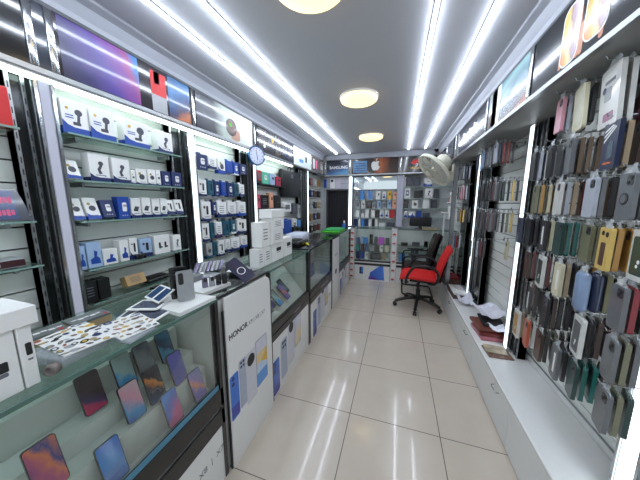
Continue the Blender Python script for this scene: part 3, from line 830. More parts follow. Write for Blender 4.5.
# ------------------------------------------------------------------ generic boxed goods
MC = {}
def b_holder(mb, w, h, x):
    s = min(w, h)
    mb.slab(circ(0.15 * s, 10, 0.14 * w, 0.68 * h), x, x + 0.0006, dgrey)
    mb.slab([(0.10 * w, 0.66 * h), (0.20 * w, 0.66 * h), (0.16 * w, 0.36 * h), (0.04 * w, 0.36 * h)], x, x + 0.0005, dgrey)
    mb.slab(rrect(0.30 * w, 0.10 * h, 0.004, 2, 0.04 * w, 0.34 * h), x, x + 0.0007, dgrey)
    mb.slab(circ(0.06 * s, 8, -0.28 * w, 0.76 * h), x, x + 0.0006, yellow)
    for k in range(2): mb.slab(rrect(0.30 * w, 0.03 * h, 0.001, 1, -0.22 * w, (0.56 - 0.07 * k) * h), x, x + 0.0006, blue)
def b_mount(mb, w, h, x):
    s = min(w, h)
    mb.slab(circ(0.13 * s, 10, 0.06 * w, 0.66 * h), x, x + 0.0006, dgrey)
    mb.slab([(0.02 * w, 0.62 * h), (0.14 * w, 0.60 * h), (0.0, 0.40 * h), (-0.14 * w, 0.44 * h)], x, x + 0.0007, dgrey)
    mb.slab([(-0.14 * w, 0.46 * h), (0.0, 0.46 * h), (0.10 * w, 0.30 * h), (-0.06 * w, 0.28 * h)], x, x + 0.0005, dgrey)
    mb.slab(circ(0.035 * s, 8, 0.24 * w, 0.22 * h), x, x + 0.0006, blue)
    mb.slab(rrect(0.5 * w, 0.025 * h, 0.001, 1, 0, 0.24 * h), x, x + 0.0005, greyink)
def b_buds(mb, w, h, x):
    s = min(w, h)
    mb.slab(rrect(0.38 * w, 0.40 * h, 0.1 * s, 3, 0.02 * w, 0.54 * h), x, x + 0.0006, wcard)
    mb.slab(rrect(0.30 * w, 0.10 * h, 0.02 * s, 2, 0.05 * w, 0.60 * h), x + 0.0006, x + 0.0010, gcard)
    for k in range(3): mb.slab(circ(0.04 * s, 6, (-0.2 + 0.2 * k) * w, 0.16 * h), x, x + 0.0006, wcard)
def b_round(mb, w, h, x):
    s = min(w, h)
    mb.slab(circ(0.26 * s, 12, 0.02 * w, 0.50 * h), x, x + 0.0006, dgrey)
    mb.slab(circ(0.13 * s, 10, -0.16 * w, 0.70 * h), x, x + 0.0007, M('khaki_print', (0.62, 0.55, 0.32), 0.4))
    mb.slab(rrect(0.5 * w, 0.025 * h, 0.001, 1, 0.05 * w, 0.17 * h), x, x + 0.0005, greyink)
def b_pad(mb, w, h, x):
    mb.slab([(-0.30 * w, 0.42 * h), (0.16 * w, 0.40 * h), (0.32 * w, 0.56 * h), (-0.10 * w, 0.60 * h)], x, x + 0.0006, dgrey)
    mb.slab([(-0.30 * w, 0.42 * h), (0.16 * w, 0.40 * h), (0.14 * w, 0.34 * h), (-0.28 * w, 0.36 * h)], x, x + 0.0007, ink)
    mb.slab(rrect(0.6 * w, 0.03 * h, 0.001, 1, 0, 0.24 * h), x, x + 0.0005, greyink)
def b_cable(mb, w, h, x):
    mb.slab(rrect(0.22 * w, 0.44 * h, 0.006, 2, 0.08 * w, 0.56 * h), x, x + 0.0006, ink)
    mb.slab(circ(0.11 * w, 8, -0.22 * w, 0.72 * h), x, x + 0.0006, brownm)
    mb.slab(rrect(0.5 * w, 0.03 * h, 0.001, 1, 0, 0.22 * h), x, x + 0.0005, greyink)
def b_figure(mb, w, h, x):
    mb.slab([(-0.30 * w, 0.16 * h), (0.36 * w, 0.14 * h), (0.30 * w, 0.36 * h), (0.12 * w, 0.44 * h), (0.20 * w, 0.62 * h), (-0.02 * w, 0.68 * h), (-0.06 * w, 0.42 * h), (-0.34 * w, 0.34 * h)], x, x + 0.0006, blue)
def b_dots(mb, w, h, x):
    for k in range(2):
        mb.slab(rrect(0.12 * w, 0.34 * h, 0.006, 2, (-0.18 + 0.36 * k) * w, 0.46 * h), x, x + 0.0006, ink)
        mb.slab(rrect(0.20 * w, 0.10 * h, 0.004, 2, (-0.12 + 0.36 * k) * w, 0.36 * h), x, x + 0.0007, dgrey)
def b_lines(mb, w, h, x):
    for k in range(4): mb.slab(rrect(0.5 * w, 0.04 * h, 0.001, 1, -0.04 * w, (0.32 + 0.13 * k) * h), x, x + 0.0006, greyink)
def b_photo(mb, w, h, x):
    mb.slab(rrect(0.62 * w, 0.5 * h, 0.004, 2, 0, 0.55 * h), x, x + 0.0006, M('mixed_photo', (0.45, 0.46, 0.5), 0.4, var=0.5, scale=60))
def b_label(mb, w, h, x):
    mb.slab(rrect(0.42 * w, 0.20 * h, 0.002, 1, 0.1 * w, 0.62 * h), x, x + 0.0006, ink)
    mb.slab(rrect(0.36 * w, 0.03 * h, 0.001, 1, 0.1 * w, 0.45 * h), x, x + 0.0006, greyink)
def b_edge_label(mb, w, h, x):
    mb.slab(rrect(0.030, 0.026, 0.002, 1, w / 2 - 0.033, 0.48 * h), x, x + 0.0006, ink)
    mb.slab(rrect(0.026, 0.010, 0.002, 1, w / 2 - 0.033, 0.36 * h), x, x + 0.0006, greyink)
def b_sq(mb, w, h, x):
    mb.slab(rrect(0.5 * w, 0.5 * h, 0.01, 3, 0.0, 0.52 * h), x, x + 0.0006, navy)
    mb.slab(rrect(0.22 * w, 0.22 * h, 0.006, 3, 0.0, 0.52 * h), x + 0.0006, x + 0.0010, wcard)

def box_mesh(w, h, d, body, band=None, bh=0.2, deco=None, tab=False):
    key = ('box', round(w, 3), round(h, 3), round(d, 3), body.name, band.name if band else '', bh, deco.__name__ if deco else '', tab)
    if key in MC: return MC[key]
    mb = MB()
    mb.rbox((-d / 2, -w / 2, 0), (d / 2, w / 2, h), body, 0.0022, seg=1, smooth=False)
    if band:
        e = 0.0004
        mb.box((-d / 2 - e, -w / 2 - e, 0.0005), (d / 2 + e, w / 2 + e, bh * h), band)
        mb.slab([(-w / 2 - e, bh * h), (-w / 2 - e, bh * h * 1.9), (-w * 0.30, bh * h * 1.25), (-w * 0.05, bh * h)], d / 2 + e - 0.0003, d / 2 + e, band)
    if deco: deco(mb, w, h, d / 2 + 0.0005)
    if tab:
        mb.slab([(-w * 0.3, h), (w * 0.3, h), (w * 0.22, h + 0.018), (-w * 0.22, h + 0.018)], -d / 2 + 0.002, -d / 2 + 0.004, body)
    MC[key] = mb.mesh('box')
    return MC[key]

def put(name, label, cat, me, T, group=None):
    o = link(name, me, None); o.matrix_world = T
    return tag(o, label, cat, group)

# ------------------------------------------------------------------ counter-side shelves
def shelf(label, y0, y1, z, depth=0.155):
    mb = MB().box((XL_SLAT + 0.004, y0, z - 0.008), (XL_SLAT + depth, y1, z), shelf_glass)
    mb.box((XL_SLAT + depth, y0, z - 0.008), (XL_SLAT + depth + 0.003, y1, z), M('shelf_edge', (0.50, 0.62, 0.58), 0.15, coat=0.3))
    o = thing('glass_shelf', label, 'shelf', (0, 0, 0), group='glass shelves on the counter side')
    mb.build('shelf_board', o)
    for y in (y0 + 0.06, y1 - 0.06):
        MB().box((XL_SLAT + 0.003, y - 0.006, z - 0.03), (XL_SLAT + 0.10, y + 0.006, z - 0.008), alu).build('bracket', o)
    return o
yb2a, yb2b = s1b + 0.02, ys2 - 0.12
rows = (1.825, 1.610, 1.410, 1.165, 0.985)
for z, t in zip(rows, ('top', 'second', 'third', 'fourth', 'lowest')):
    shelf(t + ' glass shelf of the car holder bay', yb2a, yb2b, z)
GB = 'boxed accessories on the car holder shelves'
def srow(z, X, items, group, cat='box', name='accessory_box'):
    for it in items:
        x0, x1, yt, yb, style, label = it[:6]
        tilt = it[6] if len(it) > 6 else 0
        body, band, bh, deco, d = style
        zc = W((x0 + x1) / 2, (yt + yb) / 2, 0, X).z
        ya, y2 = Yat(x0, X, zc), Yat(x1, X, zc)
        w = (y2 - ya) * 0.96
        yc = (ya + y2) / 2
        h = max(0.03, Zat(yt, X, yc) - Zat(yb, X, yc))
        d = min(d, w * 1.4)
        me = box_mesh(w, h, d, body, band, bh, deco)
        T = Matrix.Translation((X, yc, z)) @ Matrix.Rotation(-tilt, 4, 'Y') @ Matrix.Translation((-d / 2, 0, 0))
        if tilt: T = Matrix.Translation((0, 0, d * math.sin(abs(tilt)) + 0.001)) @ T
        put(name, label, cat, me, T, group)
HW = (wcard, blue, 0.22, b_holder, 0.055); MW = (wcard, navy, 0.16, b_mount, 0.06)
SW = (wcard, navy, 0.10, b_round, 0.045); NB = (navy, None, 0, b_buds, 0.05); BB = (blue, None, 0, b_buds, 0.05)
PW = (wcard, navy, 0.14, b_pad, 0.045); CW = (wcard, navy, 0.2, b_cable, 0.045); RW = (wcard, blue, 0.16, b_round, 0.02)
XI = XL_SLAT + 0.125
srow(rows[0], XI, [
    (61, 89, 103, 137, HW, 'white car holder box, first on the top shelf from the dim light strip'),
    (90, 116, 113, 144, HW, 'white car holder box, second on the top shelf from the dim light strip'),
    (124, 150, 126, 152, HW, 'white car holder box, third on the top shelf, standing apart'),
    (158, 173, 134, 156, MW, 'narrow white car mount box at the far end of the top shelf')], GB)
srow(rows[1], XI, [
    (66, 82, 161, 181, RW, 'tilted white card with ring holder at the start of the second shelf', 0.35),
    (89, 110, 154, 182, MW, 'tall white car mount box, first of two on the second shelf'),
    (112, 130, 157, 182, MW, 'tall white car mount box, second of two on the second shelf'),
    (131, 135.5, 169, 183, SW, 'slim white box squeezed beside the tall car mount boxes'),
    (136, 147, 168, 184, SW, 'small white box with dark round gadget, first of the second shelf trio'),
    (148, 156, 169, 185, SW, 'small white box with dark round gadget, second of the second shelf trio'),
    (156.5, 161, 170, 186, SW, 'small white box with dark round gadget, last of the second shelf trio'),
    (162, 171, 172, 187, NB, 'navy earbud box, first of two on the second shelf'),
    (172, 182, 173, 188, NB, 'navy earbud box, second of two on the second shelf')], GB)
srow(rows[2], XI, [
    (71, 85, 195, 218, RW, 'tilted white card with red ring at the start of the third shelf', 0.35),
    (87, 101, 194, 217, RW, 'tilted white card with dark ring on the third shelf', 0.35),
    (103, 116, 200, 218, NB, 'tilted navy earbud box on the third shelf', 0.25),
    (118, 130, 195, 217, BB, 'bright blue earbud box standing on the third shelf'),
    (131, 141, 196, 216, PW, 'white charger box, first of four on the third shelf'),
    (142, 151, 196, 216, PW, 'white charger box, second of four on the third shelf'),
    (152, 160, 197, 215, PW, 'white charger box, third of four on the third shelf'),
    (160.5, 167, 197, 215, PW, 'white charger box, last of four on the third shelf'),
    (168, 175, 199, 214, CW, 'white cable card, first of two at the end of the third shelf', 0.2),
    (176, 184, 199, 214, CW, 'white cable card, second of two at the end of the third shelf', 0.2)], GB)
palebl = M('pale_blue_card', (0.62, 0.72, 0.84), 0.4)
FB = (palebl, None, 0, b_figure, 0.06); FWt = (wcard, None, 0, b_figure, 0.06); DW = (wcard, None, 0, b_dots, 0.06)
srow(rows[3], XI, [
    (77.5, 86, 244, 268, FB, 'pale blue box with figure at the start of the fourth shelf'),
    (87, 102, 241, 266, FB, 'wide pale blue box with blue figure on the fourth shelf'),
    (103, 118, 248, 263, FWt, 'low white box with violet figure on the fourth shelf'),
    (120, 129, 239, 260, FWt, 'upright white box with blue swirl on the fourth shelf'),
    (130, 138, 238, 259, CW, 'white box with dark oval gadget on the fourth shelf'),
    (140, 152, 236, 254, (palebl, navy, 0.2, b_cable, 0.05), 'violet blue box behind the small black camera'),
    (154, 170, 232, 250, DW, 'white box with two black stands on the fourth shelf'),
    (173, 181, 232, 247, (wcard, None, 0, b_mount, 0.06), 'white box with black tripod at the end of fourth shelf')], GB)
# small black camera standing in front on the fourth shelf
p = W(142, 255, 0, XI + 0.03)
o = thing('pocket_camera', 'small black camera lying in front of the violet blue box', 'camera', (XI + 0.022, p.y, rows[3]))
MB().rbox((-0.012, -0.028, 0), (0.010, 0.028, 0.032), black, 0.006).build('body', o)
MB().cyl((0.010, -0.01, 0.017), (0.020, -0.01, 0.017), 0.012, blackm).build('lens', o)
srow(rows[4], XI, [
    (83, 97, 274, 295, (blackm, None, 0, b_lines, 0.07), 'black cube box, first of two on the lowest shelf'),
    (98, 110, 271, 291, (blackm, None, 0, None, 0.07), 'black cube box, second of two on the lowest shelf')], GB)
yw = Yat(138, XI, 1.05)
put('wooden_box', 'tilted light wooden box on the lowest shelf', 'box', box_mesh(0.115, 0.065, 0.05, wood, None, 0, b_lines), Matrix.Translation((XI - 0.03, yw, rows[4] + 0.014)) @ Matrix.Rotation(-0.35, 4, 'Y'))
yw = Yat(161, XI, 1.02)
o = thing('router', 'flat black router lying at the end of the lowest shelf', 'router', (XI - 0.05, yw, rows[4]))
MB().rbox((-0.05, -0.085, 0), (0.05, 0.085, 0.028), black, 0.01).build('body', o)
MB().rbox((-0.03, -0.06, 0.028), (0.035, 0.05, 0.034), blackm, 0.003).build('lid', o)

# bay with the red box (near end)
for z, t in zip((1.800, 1.425, 1.235), ('upper', 'middle', 'lower')):
    shelf(t + ' glass shelf of the near bay with the red box', 0.0, yp(13) - 0.02, z)
yr_ = Yat(4, XI, 1.9)
put('gift_box', 'red box on the upper shelf at the near end', 'box', box_mesh(0.115, 0.155, 0.06, red, None, 0, None), Matrix.Translation((XI - 0.035, Yat(12, XI, 1.9) - 0.062, 1.800)))
mb = MB()
wv, hv = 0.16, 0.135
mb.slab([(-wv / 2, 0), (wv / 2, 0), (wv / 2 - 0.03, hv), (-wv / 2, hv)], -0.004, 0, M('card_slate', (0.25, 0.27, 0.32), 0.15, coat=0.5))
mb.slab(rrect(0.11, 0.12, 0.004, 2, -0.02, 0.068), 0, 0.001, M('card_blue', (0.22, 0.30, 0.48), 0.15, coat=0.5))
for r_, zz in ((0, 0.088), (1, 0.035)):
    for k in range(8):
        mb.slab(rrect(0.010, 0.022 + 0.006 * ((k * 3 + r_) % 2), 0.002, 1, -0.065 + 0.0125 * k, zz), 0.001, 0.0016, pink)
put('display_card', 'slate display card with pink lettering leaning on the middle shelf', 'card', mb.mesh('card'), Matrix.Translation((XI - 0.045, Yat(38, XI, 1.5) - wv / 2, 1.426)) @ Matrix.Rotation(-0.22, 4, 'Y'))
mb = MB().rbox((-0.05, -0.09, 0), (0.05, 0.09, 0.035), gcard, 0.002, seg=1, smooth=False)
mb.slab([(-0.089, 0.004), (0.089, 0.004), (0.089, 0.031), (-0.089, 0.031)], 0.05, 0.0506, M('dark_red_print', (0.25, 0.12, 0.14), 0.3))
mb.slab(rrect(0.08, 0.016, 0.003, 2, -0.02, 0.017), 0.0506, 0.0512, wcard)
put('flat_box', 'flat dark printed box on the lower shelf at the near end', 'box', mb.mesh('fb'), Matrix.Translation((XI - 0.055, Yat(26, XI, 1.26) - 0.09, 1.235)))

# bay of hanging packs before the clock
def peg(label, x, y, z, sg, L, grp):
    key = ('peg', sg, L)
    if key not in MC:
        mb = MB().cyl((0, 0, 0), (sg * L, 0, 0), 0.0022, chrome, 6).cyl((sg * L, 0, 0), (sg * (L + 0.006), 0, 0.012), 0.0022, chrome, 6)
        mb.box((0, -0.012, -0.012), (sg * 0.003, 0.012, 0.012), chrome)
        MC[key] = mb.mesh('hook')
    put('hanging_hook', label, 'hook', MC[key], Matrix.Translation((x, y, z)), grp)
def pack_row(z, X, items, rowname, place, wall_x):
    """(px0, px1, height, style, colour words)"""
    ords = ('first', 'second', 'third', 'fourth', 'fifth', 'sixth', 'seventh', 'eighth', 'ninth')
    for k, (x0, x1, h, style, words) in enumerate(items):
        body, band, bh, deco, d = style
        ya, y2 = Yat(x0, X, z), Yat(x1, X, z)
        w = (y2 - ya) * 0.93; yc = (ya + y2) / 2
        nm = f'{words}, {ords[k]} in the {rowname} row {place}'
        me = box_mesh(w, h, min(d, 0.045), body, band, bh, deco, True)
        put('hanging_accessory_pack', nm, 'pack', me, Matrix.Translation((X - 0.03, yc, z - h - 0.016)) @ Matrix.Rotation(random.uniform(-0.12, 0.12), 4, 'Z'), 'hanging packs ' + place)
        peg(f'hook behind the {words}, {ords[k]} of the {rowname} row {place}'.replace('hook behind the ', 'hook of '), XL_SLAT + 0.002, yc, z - 0.006, 1, X - 0.03 - XL_SLAT - 0.002 - 0.03, 'hooks ' + place)
WP = (wcard, navy, 0.2, b_lines, 0.04); WD = (wcard, navy, 0.12, b_cable, 0.04); NVP = (navy, None, 0, b_buds, 0.05); TLP = (teal, None, 0, b_cable, 0.05); BLP = (blue, wcard, 0.1, b_buds, 0.05)
GRP = (gcard, teal, 0.18, b_round, 0.04)
XH = XL_SLAT + 0.12
def zrow(px, py): return W(px, py, 0, XH).z
pl = 'before the clock'
pack_row(zrow(222, 157), XH, [(197, 208, 0.12, NVP, 'navy earbud pack'), (209, 217, 0.10, WP, 'white pack'), (218, 226, 0.13, (wcard, blue, 0.25, b_round, 0.04), 'white and blue pack'), (227, 233, 0.11, (blue, None, 0, None, 0.04), 'plain blue pack'), (234, 239, 0.12, BLP, 'blue earbud pack'), (240, 247, 0.10, NVP, 'small navy pack')], 'top', pl, 0)
pack_row(zrow(222, 180), XH, [(199, 207, 0.13, WD, 'white cable pack'), (208, 214, 0.12, TLP, 'teal pack'), (215, 220, 0.13, NVP, 'navy buds pack'), (222, 227, 0.12, (blue, None, 0, b_lines, 0.04), 'blue lined pack'), (228, 234, 0.13, NVP, 'navy pack'), (235, 239, 0.12, TLP, 'slim teal pack'), (240, 245, 0.12, WP, 'white lined pack')], 'second', pl, 0)
pack_row(zrow(222, 200), XH, [(201, 212, 0.16, WD, 'large white cable pack'), (213, 217, 0.11, NVP, 'slim navy pack'), (218, 227, 0.14, WP, 'white lined pack'), (228, 237, 0.14, WP, 'wide white pack'), (238, 247, 0.14, (wcard, blue, 0.2, b_lines, 0.04), 'white pack with blue foot')], 'third', pl, 0)
pack_row(zrow(222, 220), XH, [(202, 210, 0.15, WD, 'white cable pack'), (211, 215, 0.13, TLP, 'slim teal pack'), (216, 223, 0.14, (wcard, M('violet_dark', (0.25, 0.16, 0.36), 0.4), 0.2, b_lines, 0.04), 'white pack with violet foot'), (224, 230, 0.13, TLP, 'teal cable pack'), (231, 237, 0.13, (teal, wcard, 0.12, b_buds, 0.04), 'teal earbud pack'), (238, 247, 0.14, (wcard, navy, 0.15, b_cable, 0.04), 'white cable card')], 'fourth', pl, 0)
pack_row(zrow(222, 239), XH, [(207, 213, 0.13, GRP, 'grey pack'), (214, 218, 0.12, TLP, 'teal pack'), (219, 225, 0.14, WD, 'white cable pack'), (226, 231, 0.12, WP, 'white lined pack'), (232, 240, 0.13, WP, 'broad white pack'), (241, 248, 0.12, (wcard, blue, 0.2, b_lines, 0.04), 'white pack with blue foot')], 'bottom', pl, 0)

# wall clock on the strip
yc_ = yp(256, 2.0)
pc = W(257, 155.5, 0, XP + 0.05)
o = thing('wall_clock', 'round wall clock with blue rim below the sign row', 'clock', T=Matrix.Translation(pc) @ Matrix.Rotation(-0.45, 4, 'Z') @ Matrix.Rotation(PI / 2, 4, 'Y'))
R_ = 0.098
MB().lathe([(R_ - 0.012, -0.045), (R_, -0.04), (R_ + 0.004, -0.01), (R_, 0.004), (R_ - 0.010, 0.006), (R_ - 0.012, -0.002)], M('clock_blue', (0.10, 0.32, 0.52), 0.3, coat=0.4)).lathe([(R_ - 0.012, -0.045), (0.001, -0.045)], MATS['clock_blue']).build('rim', o)
mb = MB().cyl((0, 0, -0.004), (0, 0, -0.001), R_ - 0.012, M('clock_face', (0.78, 0.80, 0.88), 0.3), 28)
for k in range(12):
    an = k * PI / 6
    mb.box((-0.0025, R_ - 0.036, -0.001), (0.0025, R_ - 0.022, -0.0004), ink, Matrix.Rotation(an, 4, 'Z'))
mb.build('face', o)
MB().box((-0.0025, -0.01, 0.0), (0.0025, 0.06, 0.001), ink, Matrix.Rotation(PI / 2 + 0.15, 4, 'Z')).build('minute_hand', o)
MB().box((-0.003, -0.01, 0.0012), (0.003, 0.045, 0.002), ink, Matrix.Rotation(-PI / 2 + 0.1, 4, 'Z')).build('hour_hand', o)

# bay behind the white box stack
for z, t in zip((W(270, 184.5, 0, XL_SLAT + 0.14).z, W(270, 208, 0, XL_SLAT + 0.14).z), ('upper', 'lower')):
    mb = MB().box((XL_SLAT + 0.003, ys3 + 0.07, z - 0.012), (XL_SLAT + 0.14, yp(285, 1.8), z), blackm)
    tag(mb.build('bay_shelf'), t + ' black shelf with colourful boxes beyond the clock', 'shelf', 'black shelves beyond the clock')
    if t == 'upper': zu = z
    else: zl = z
gb = 'colourful boxes beyond the clock'
mint = M('mint_print', (0.35, 0.75, 0.62), 0.4)
srow(zu, XH, [(257, 261.5, 171, 184, (red, ink, 0.2, b_photo, 0.05), 'red box first on the upper black shelf beyond the clock'),
              (262, 269, 172, 184, (mint, None, 0, b_buds, 0.05), 'mint green box on the upper black shelf beyond the clock'),
              (270, 275, 174, 185, (palebl, None, 0, b_label, 0.05), 'pale blue box on the upper black shelf beyond the clock'),
              (276, 281, 176, 185, (M('crimson_print', (0.65, 0.12, 0.25), 0.4), None, 0, b_label, 0.05), 'crimson box at the end of the upper black shelf')], gb)
srow(zl, XH, [(257, 260.5, 193, 207, (M('rose_print', (0.80, 0.30, 0.42), 0.4), None, 0, b_label, 0.05), 'rose box first on the lower black shelf beyond the clock'),
              (261, 269, 195, 208, (black, None, 0, b_lines, 0.05), 'black box in the middle of the lower black shelf'),
              (269.7, 273.5, 193, 208, (M('peach_print', (0.86, 0.62, 0.50), 0.4), None, 0, b_label, 0.05), 'peach box on the lower black shelf beyond the clock'),
              (274.2, 281, 196, 208, (blackm, None, 0, b_label, 0.05), 'black box at the end of the lower black shelf')], gb)
# big black bag and small goods between the clock bay and the corner
ya, y2 = Yat(284, XH, 1.8), Yat(300, XH, 1.8)
o = thing('hanging_bag', 'large black bag hanging under the bright white sign', 'bag', (XH - 0.04, (ya + y2) / 2, Zat(197, XH, (ya + y2) / 2)))
hb = Zat(171, XH, (ya + y2) / 2) - Zat(197, XH, (ya + y2) / 2)
MB().rbox((-0.05, -(y2 - ya) / 2, 0), (0.03, (y2 - ya) / 2, hb), M('bag_black', (0.04, 0.042, 0.05), 0.45, bump=0.5), 0.02).build('body', o)
MB().tube([(-0.01, -0.05, hb - 0.005), (-0.01, -0.03, hb + 0.05), (-0.01, 0.03, hb + 0.05), (-0.01, 0.05, hb - 0.005)], 0.006, blackm).build('handle', o)
MB().rbox((0.03, -0.04, hb * 0.72), (0.033, 0.04, hb * 0.86), M('bag_label', (0.40, 0.42, 0.45), 0.4), 0.001).build('tag_label', o)
for k, (x0, x1, yt, yb, st, lb) in enumerate(((284, 292, 203, 212, (wcard, None, 0, b_photo, 0.05), 'white pack above the blue pack in the far bay'),
        (285, 292.5, 220, 233, (blue, None, 0, None, 0.05), 'plain bright blue pack beside the white box stack'),
        (294, 297.6, 219, 234, (wcard, ink, 0.5, b_cable, 0.05), 'black and white pack by the bright blue pack'),
        (298.4, 301, 205, 218, (gcard, None, 0, b_cable, 0.05), 'grey pack hanging beside the back corner strip'),
        (298.4, 301.2, 220, 230, (sky, ink, 0.3, None, 0.05), 'sky blue pack hanging beside the back corner strip'),
        (293, 298, 204, 214, (dgrey, None, 0, b_lines, 0.05), 'dark grey pack under the large black bag'))):
    body, band, bh, deco, d = st
    zc = W((x0 + x1) / 2, (yt + yb) / 2, 0, XH).z
    ya, y2 = Yat(x0, XH, zc), Yat(x1, XH, zc); yc = (ya + y2) / 2
    za, z2 = Zat(yb, XH, yc), Zat(yt, XH, yc)
    put('hanging_accessory_pack', lb, 'pack', box_mesh((y2 - ya) * 0.9, z2 - za, 0.045, body, band, bh, deco, True), Matrix.Translation((XH - 0.03, yc, za)), 'loose packs in the far counter side bay')
cols = [brownm, M('ochre_print', (0.55, 0.42, 0.18), 0.4), M('dull_red_print', (0.45, 0.22, 0.2), 0.4), blackm, navy, tan, gcard]
cw = ['brown', 'ochre', 'dull red', 'black', 'navy', 'tan', 'grey']
n = 0
for r_ in range(6):
    for k, px in enumerate((312.5, 316.2, 320)):
        zc = W(315, 171 + 11.5 * r_, 0, XH).z
        y = Yat(px, XH, zc); ci = (r_ * 2 + k * 3 + (r_ * k) % 2) % 7
        put('hanging_accessory_pack', f'{cw[ci]} pack in the dim back corner, {("top", "second", "third", "fourth", "fifth", "bottom")[r_]} row {("first", "middle", "last")[k]}', 'pack',
            box_mesh(0.13, 0.12, 0.04, cols[ci], None, 0, (b_label, b_photo, b_buds)[(r_ + k) % 3], True), Matrix.Translation((XH - 0.03, y, zc - 0.06)), 'packs in the dim back corner')

# ------------------------------------------------------------------ phones on display in the counters
def phone_mesh(w, h, t, bodym):
    mb = MB()
    mb.slab(rrect(w, h, 0.009, 4), -t / 2, t / 2, bodym)
    return mb
def display_phone(label, T, art, w=0.074, h=0.158, back=False, group=None, bodym=None):
    o = thing('smartphone', label, 'phone', T=T, group=group)
    phone_mesh(w, h, 0.008, bodym or black).build('body', o)
    if back:
        mb = MB().slab(rrect(0.022, 0.055, 0.009, 4, -w / 2 + 0.018, h / 2 - 0.036), 0.004, 0.0055, art)
        for k in range(3): mb.slab(circ(0.0075, 10, -w / 2 + 0.018, h / 2 - 0.018 - 0.018 * k), 0.0055, 0.0066, ink)
        mb.build('camera_block', o)
    else:
        MB().slab(rrect(w - 0.004, h - 0.004, 0.007, 4), 0.004, 0.0046, art).build('screen', o)
    return o
def art(name, stops, vec=(0, 0.3, 0.9), noise=0.3, ns=2.5): return GRAD(name, stops, vec, noise, ns, 0.12, 0.5)
A_teal = art('teal_wave', [(0, (0.10, 0.35, 0.55)), (0.4, (0.20, 0.55, 0.70)), (0.55, (0.08, 0.20, 0.35)), (1, (0.15, 0.42, 0.55))])
A_grey = art('grey_waves', [(0, (0.30, 0.30, 0.34)), (0.5, (0.50, 0.53, 0.55)), (1, (0.22, 0.25, 0.30))])
A_blueb = art('blue_bottom', [(0, (0.15, 0.45, 0.75)), (0.4, (0.25, 0.62, 0.82)), (0.55, (0.62, 0.72, 0.72)), (1, (0.52, 0.58, 0.56))])
A_dark = art('dark_orange', [(0, (0.12, 0.25, 0.42)), (0.45, (0.10, 0.12, 0.18)), (0.65, (0.75, 0.45, 0.2)), (0.72, (0.14, 0.14, 0.18)), (1, (0.16, 0.18, 0.22))])
A_indigo = art('indigo_plain', [(0, (0.20, 0.22, 0.58)), (1, (0.27, 0.27, 0.62))], noise=0.05)
A_flower = art('lilac_orange', [(0, (0.35, 0.30, 0.60)), (0.4, (0.45, 0.38, 0.66)), (0.55, (0.85, 0.50, 0.32)), (0.7, (0.55, 0.45, 0.70)), (1, (0.50, 0.48, 0.70))])
A_pinkb = art('pink_blue', [(0, (0.25, 0.35, 0.60)), (0.35, (0.30, 0.55, 0.72)), (0.65, (0.80, 0.55, 0.62)), (1, (0.75, 0.62, 0.66))])
A_bpink = art('blue_pink', [(0, (0.75, 0.30, 0.50)), (0.3, (0.25, 0.35, 0.70)), (0.6, (0.25, 0.50, 0.80)), (1, (0.22, 0.30, 0.60))], vec=(0, -0.4, 0.8))
A_maroon = art('maroon_violet', [(0, (0.75, 0.16, 0.36)), (0.28, (0.70, 0.15, 0.35)), (0.36, (0.25, 0.16, 0.35)), (0.6, (0.22, 0.15, 0.18)), (1, (0.24, 0.18, 0.18))], noise=0.08)
A_orp = art('orange_violet', [(0, (0.16, 0.18, 0.40)), (0.35, (0.62, 0.25, 0.42)), (0.55, (0.80, 0.42, 0.28)), (0.7, (0.22, 0.22, 0.46)), (1, (0.78, 0.42, 0.25))], vec=(0, 0.5, 0.5))
A_blue = art('ocean_blue', [(0, (0.10, 0.30, 0.66)), (0.5, (0.20, 0.50, 0.78)), (1, (0.14, 0.38, 0.72))])
gph = 'phones displayed in the near counter'
lean = -0.30
ROWZ = {}
def dphone(px, py, X, a_, label, roll=0.0, s=0.92, grp=gph, ln=lean):
    p = W(px, py, 0, X)
    if X in ROWZ: p = Vector((X, Yat(px, X, ROWZ[X]), ROWZ[X]))
    T = Matrix.Translation(p) @ Matrix.Rotation(ln, 4, 'Y') @ Matrix.Rotation(roll, 4, 'X')
    return display_phone(label, T, a_, 0.076 * s, 0.160 * s, group=grp)
X1, X2, X3 = -1.055, -0.955, -0.893
ROWZ = {X1: 0.805, X2: 0.7345, X3: 0.624}
dphone(165, 344, X1, A_teal, 'phone with teal wave screen, last of the top step')
dphone(144, 358, X1, A_grey, 'phone with grey wave screen on the top step')
dphone(124, 372, X1, A_blueb, 'phone with pale screen and blue foot on the top step')
dphone(177, 368, X2, A_indigo, 'phone with plain indigo screen on the middle step')
dphone(154, 377, X2, A_dark, 'phone with dark screen and orange spot on the middle step')
dphone(132, 402, X2, A_pinkb, 'phone with pink and blue screen on the middle step')
dphone(91, 405, X1, A_maroon, 'phone with maroon screen over a bright pink foot')
dphone(197, 388, X3, A_flower, 'phone with lilac and orange flower screen on the front step')
dphone(172, 408, X3, A_bpink, 'phone with blue screen and pink corner on the front step')
dphone(46, 466, -0.927, A_orp, 'phone with orange and violet screen low in the near counter')
dphone(112, 466, X3, A_blue, 'phone with ocean blue screen on the front step')
g2 = 'phones displayed in the second counter'
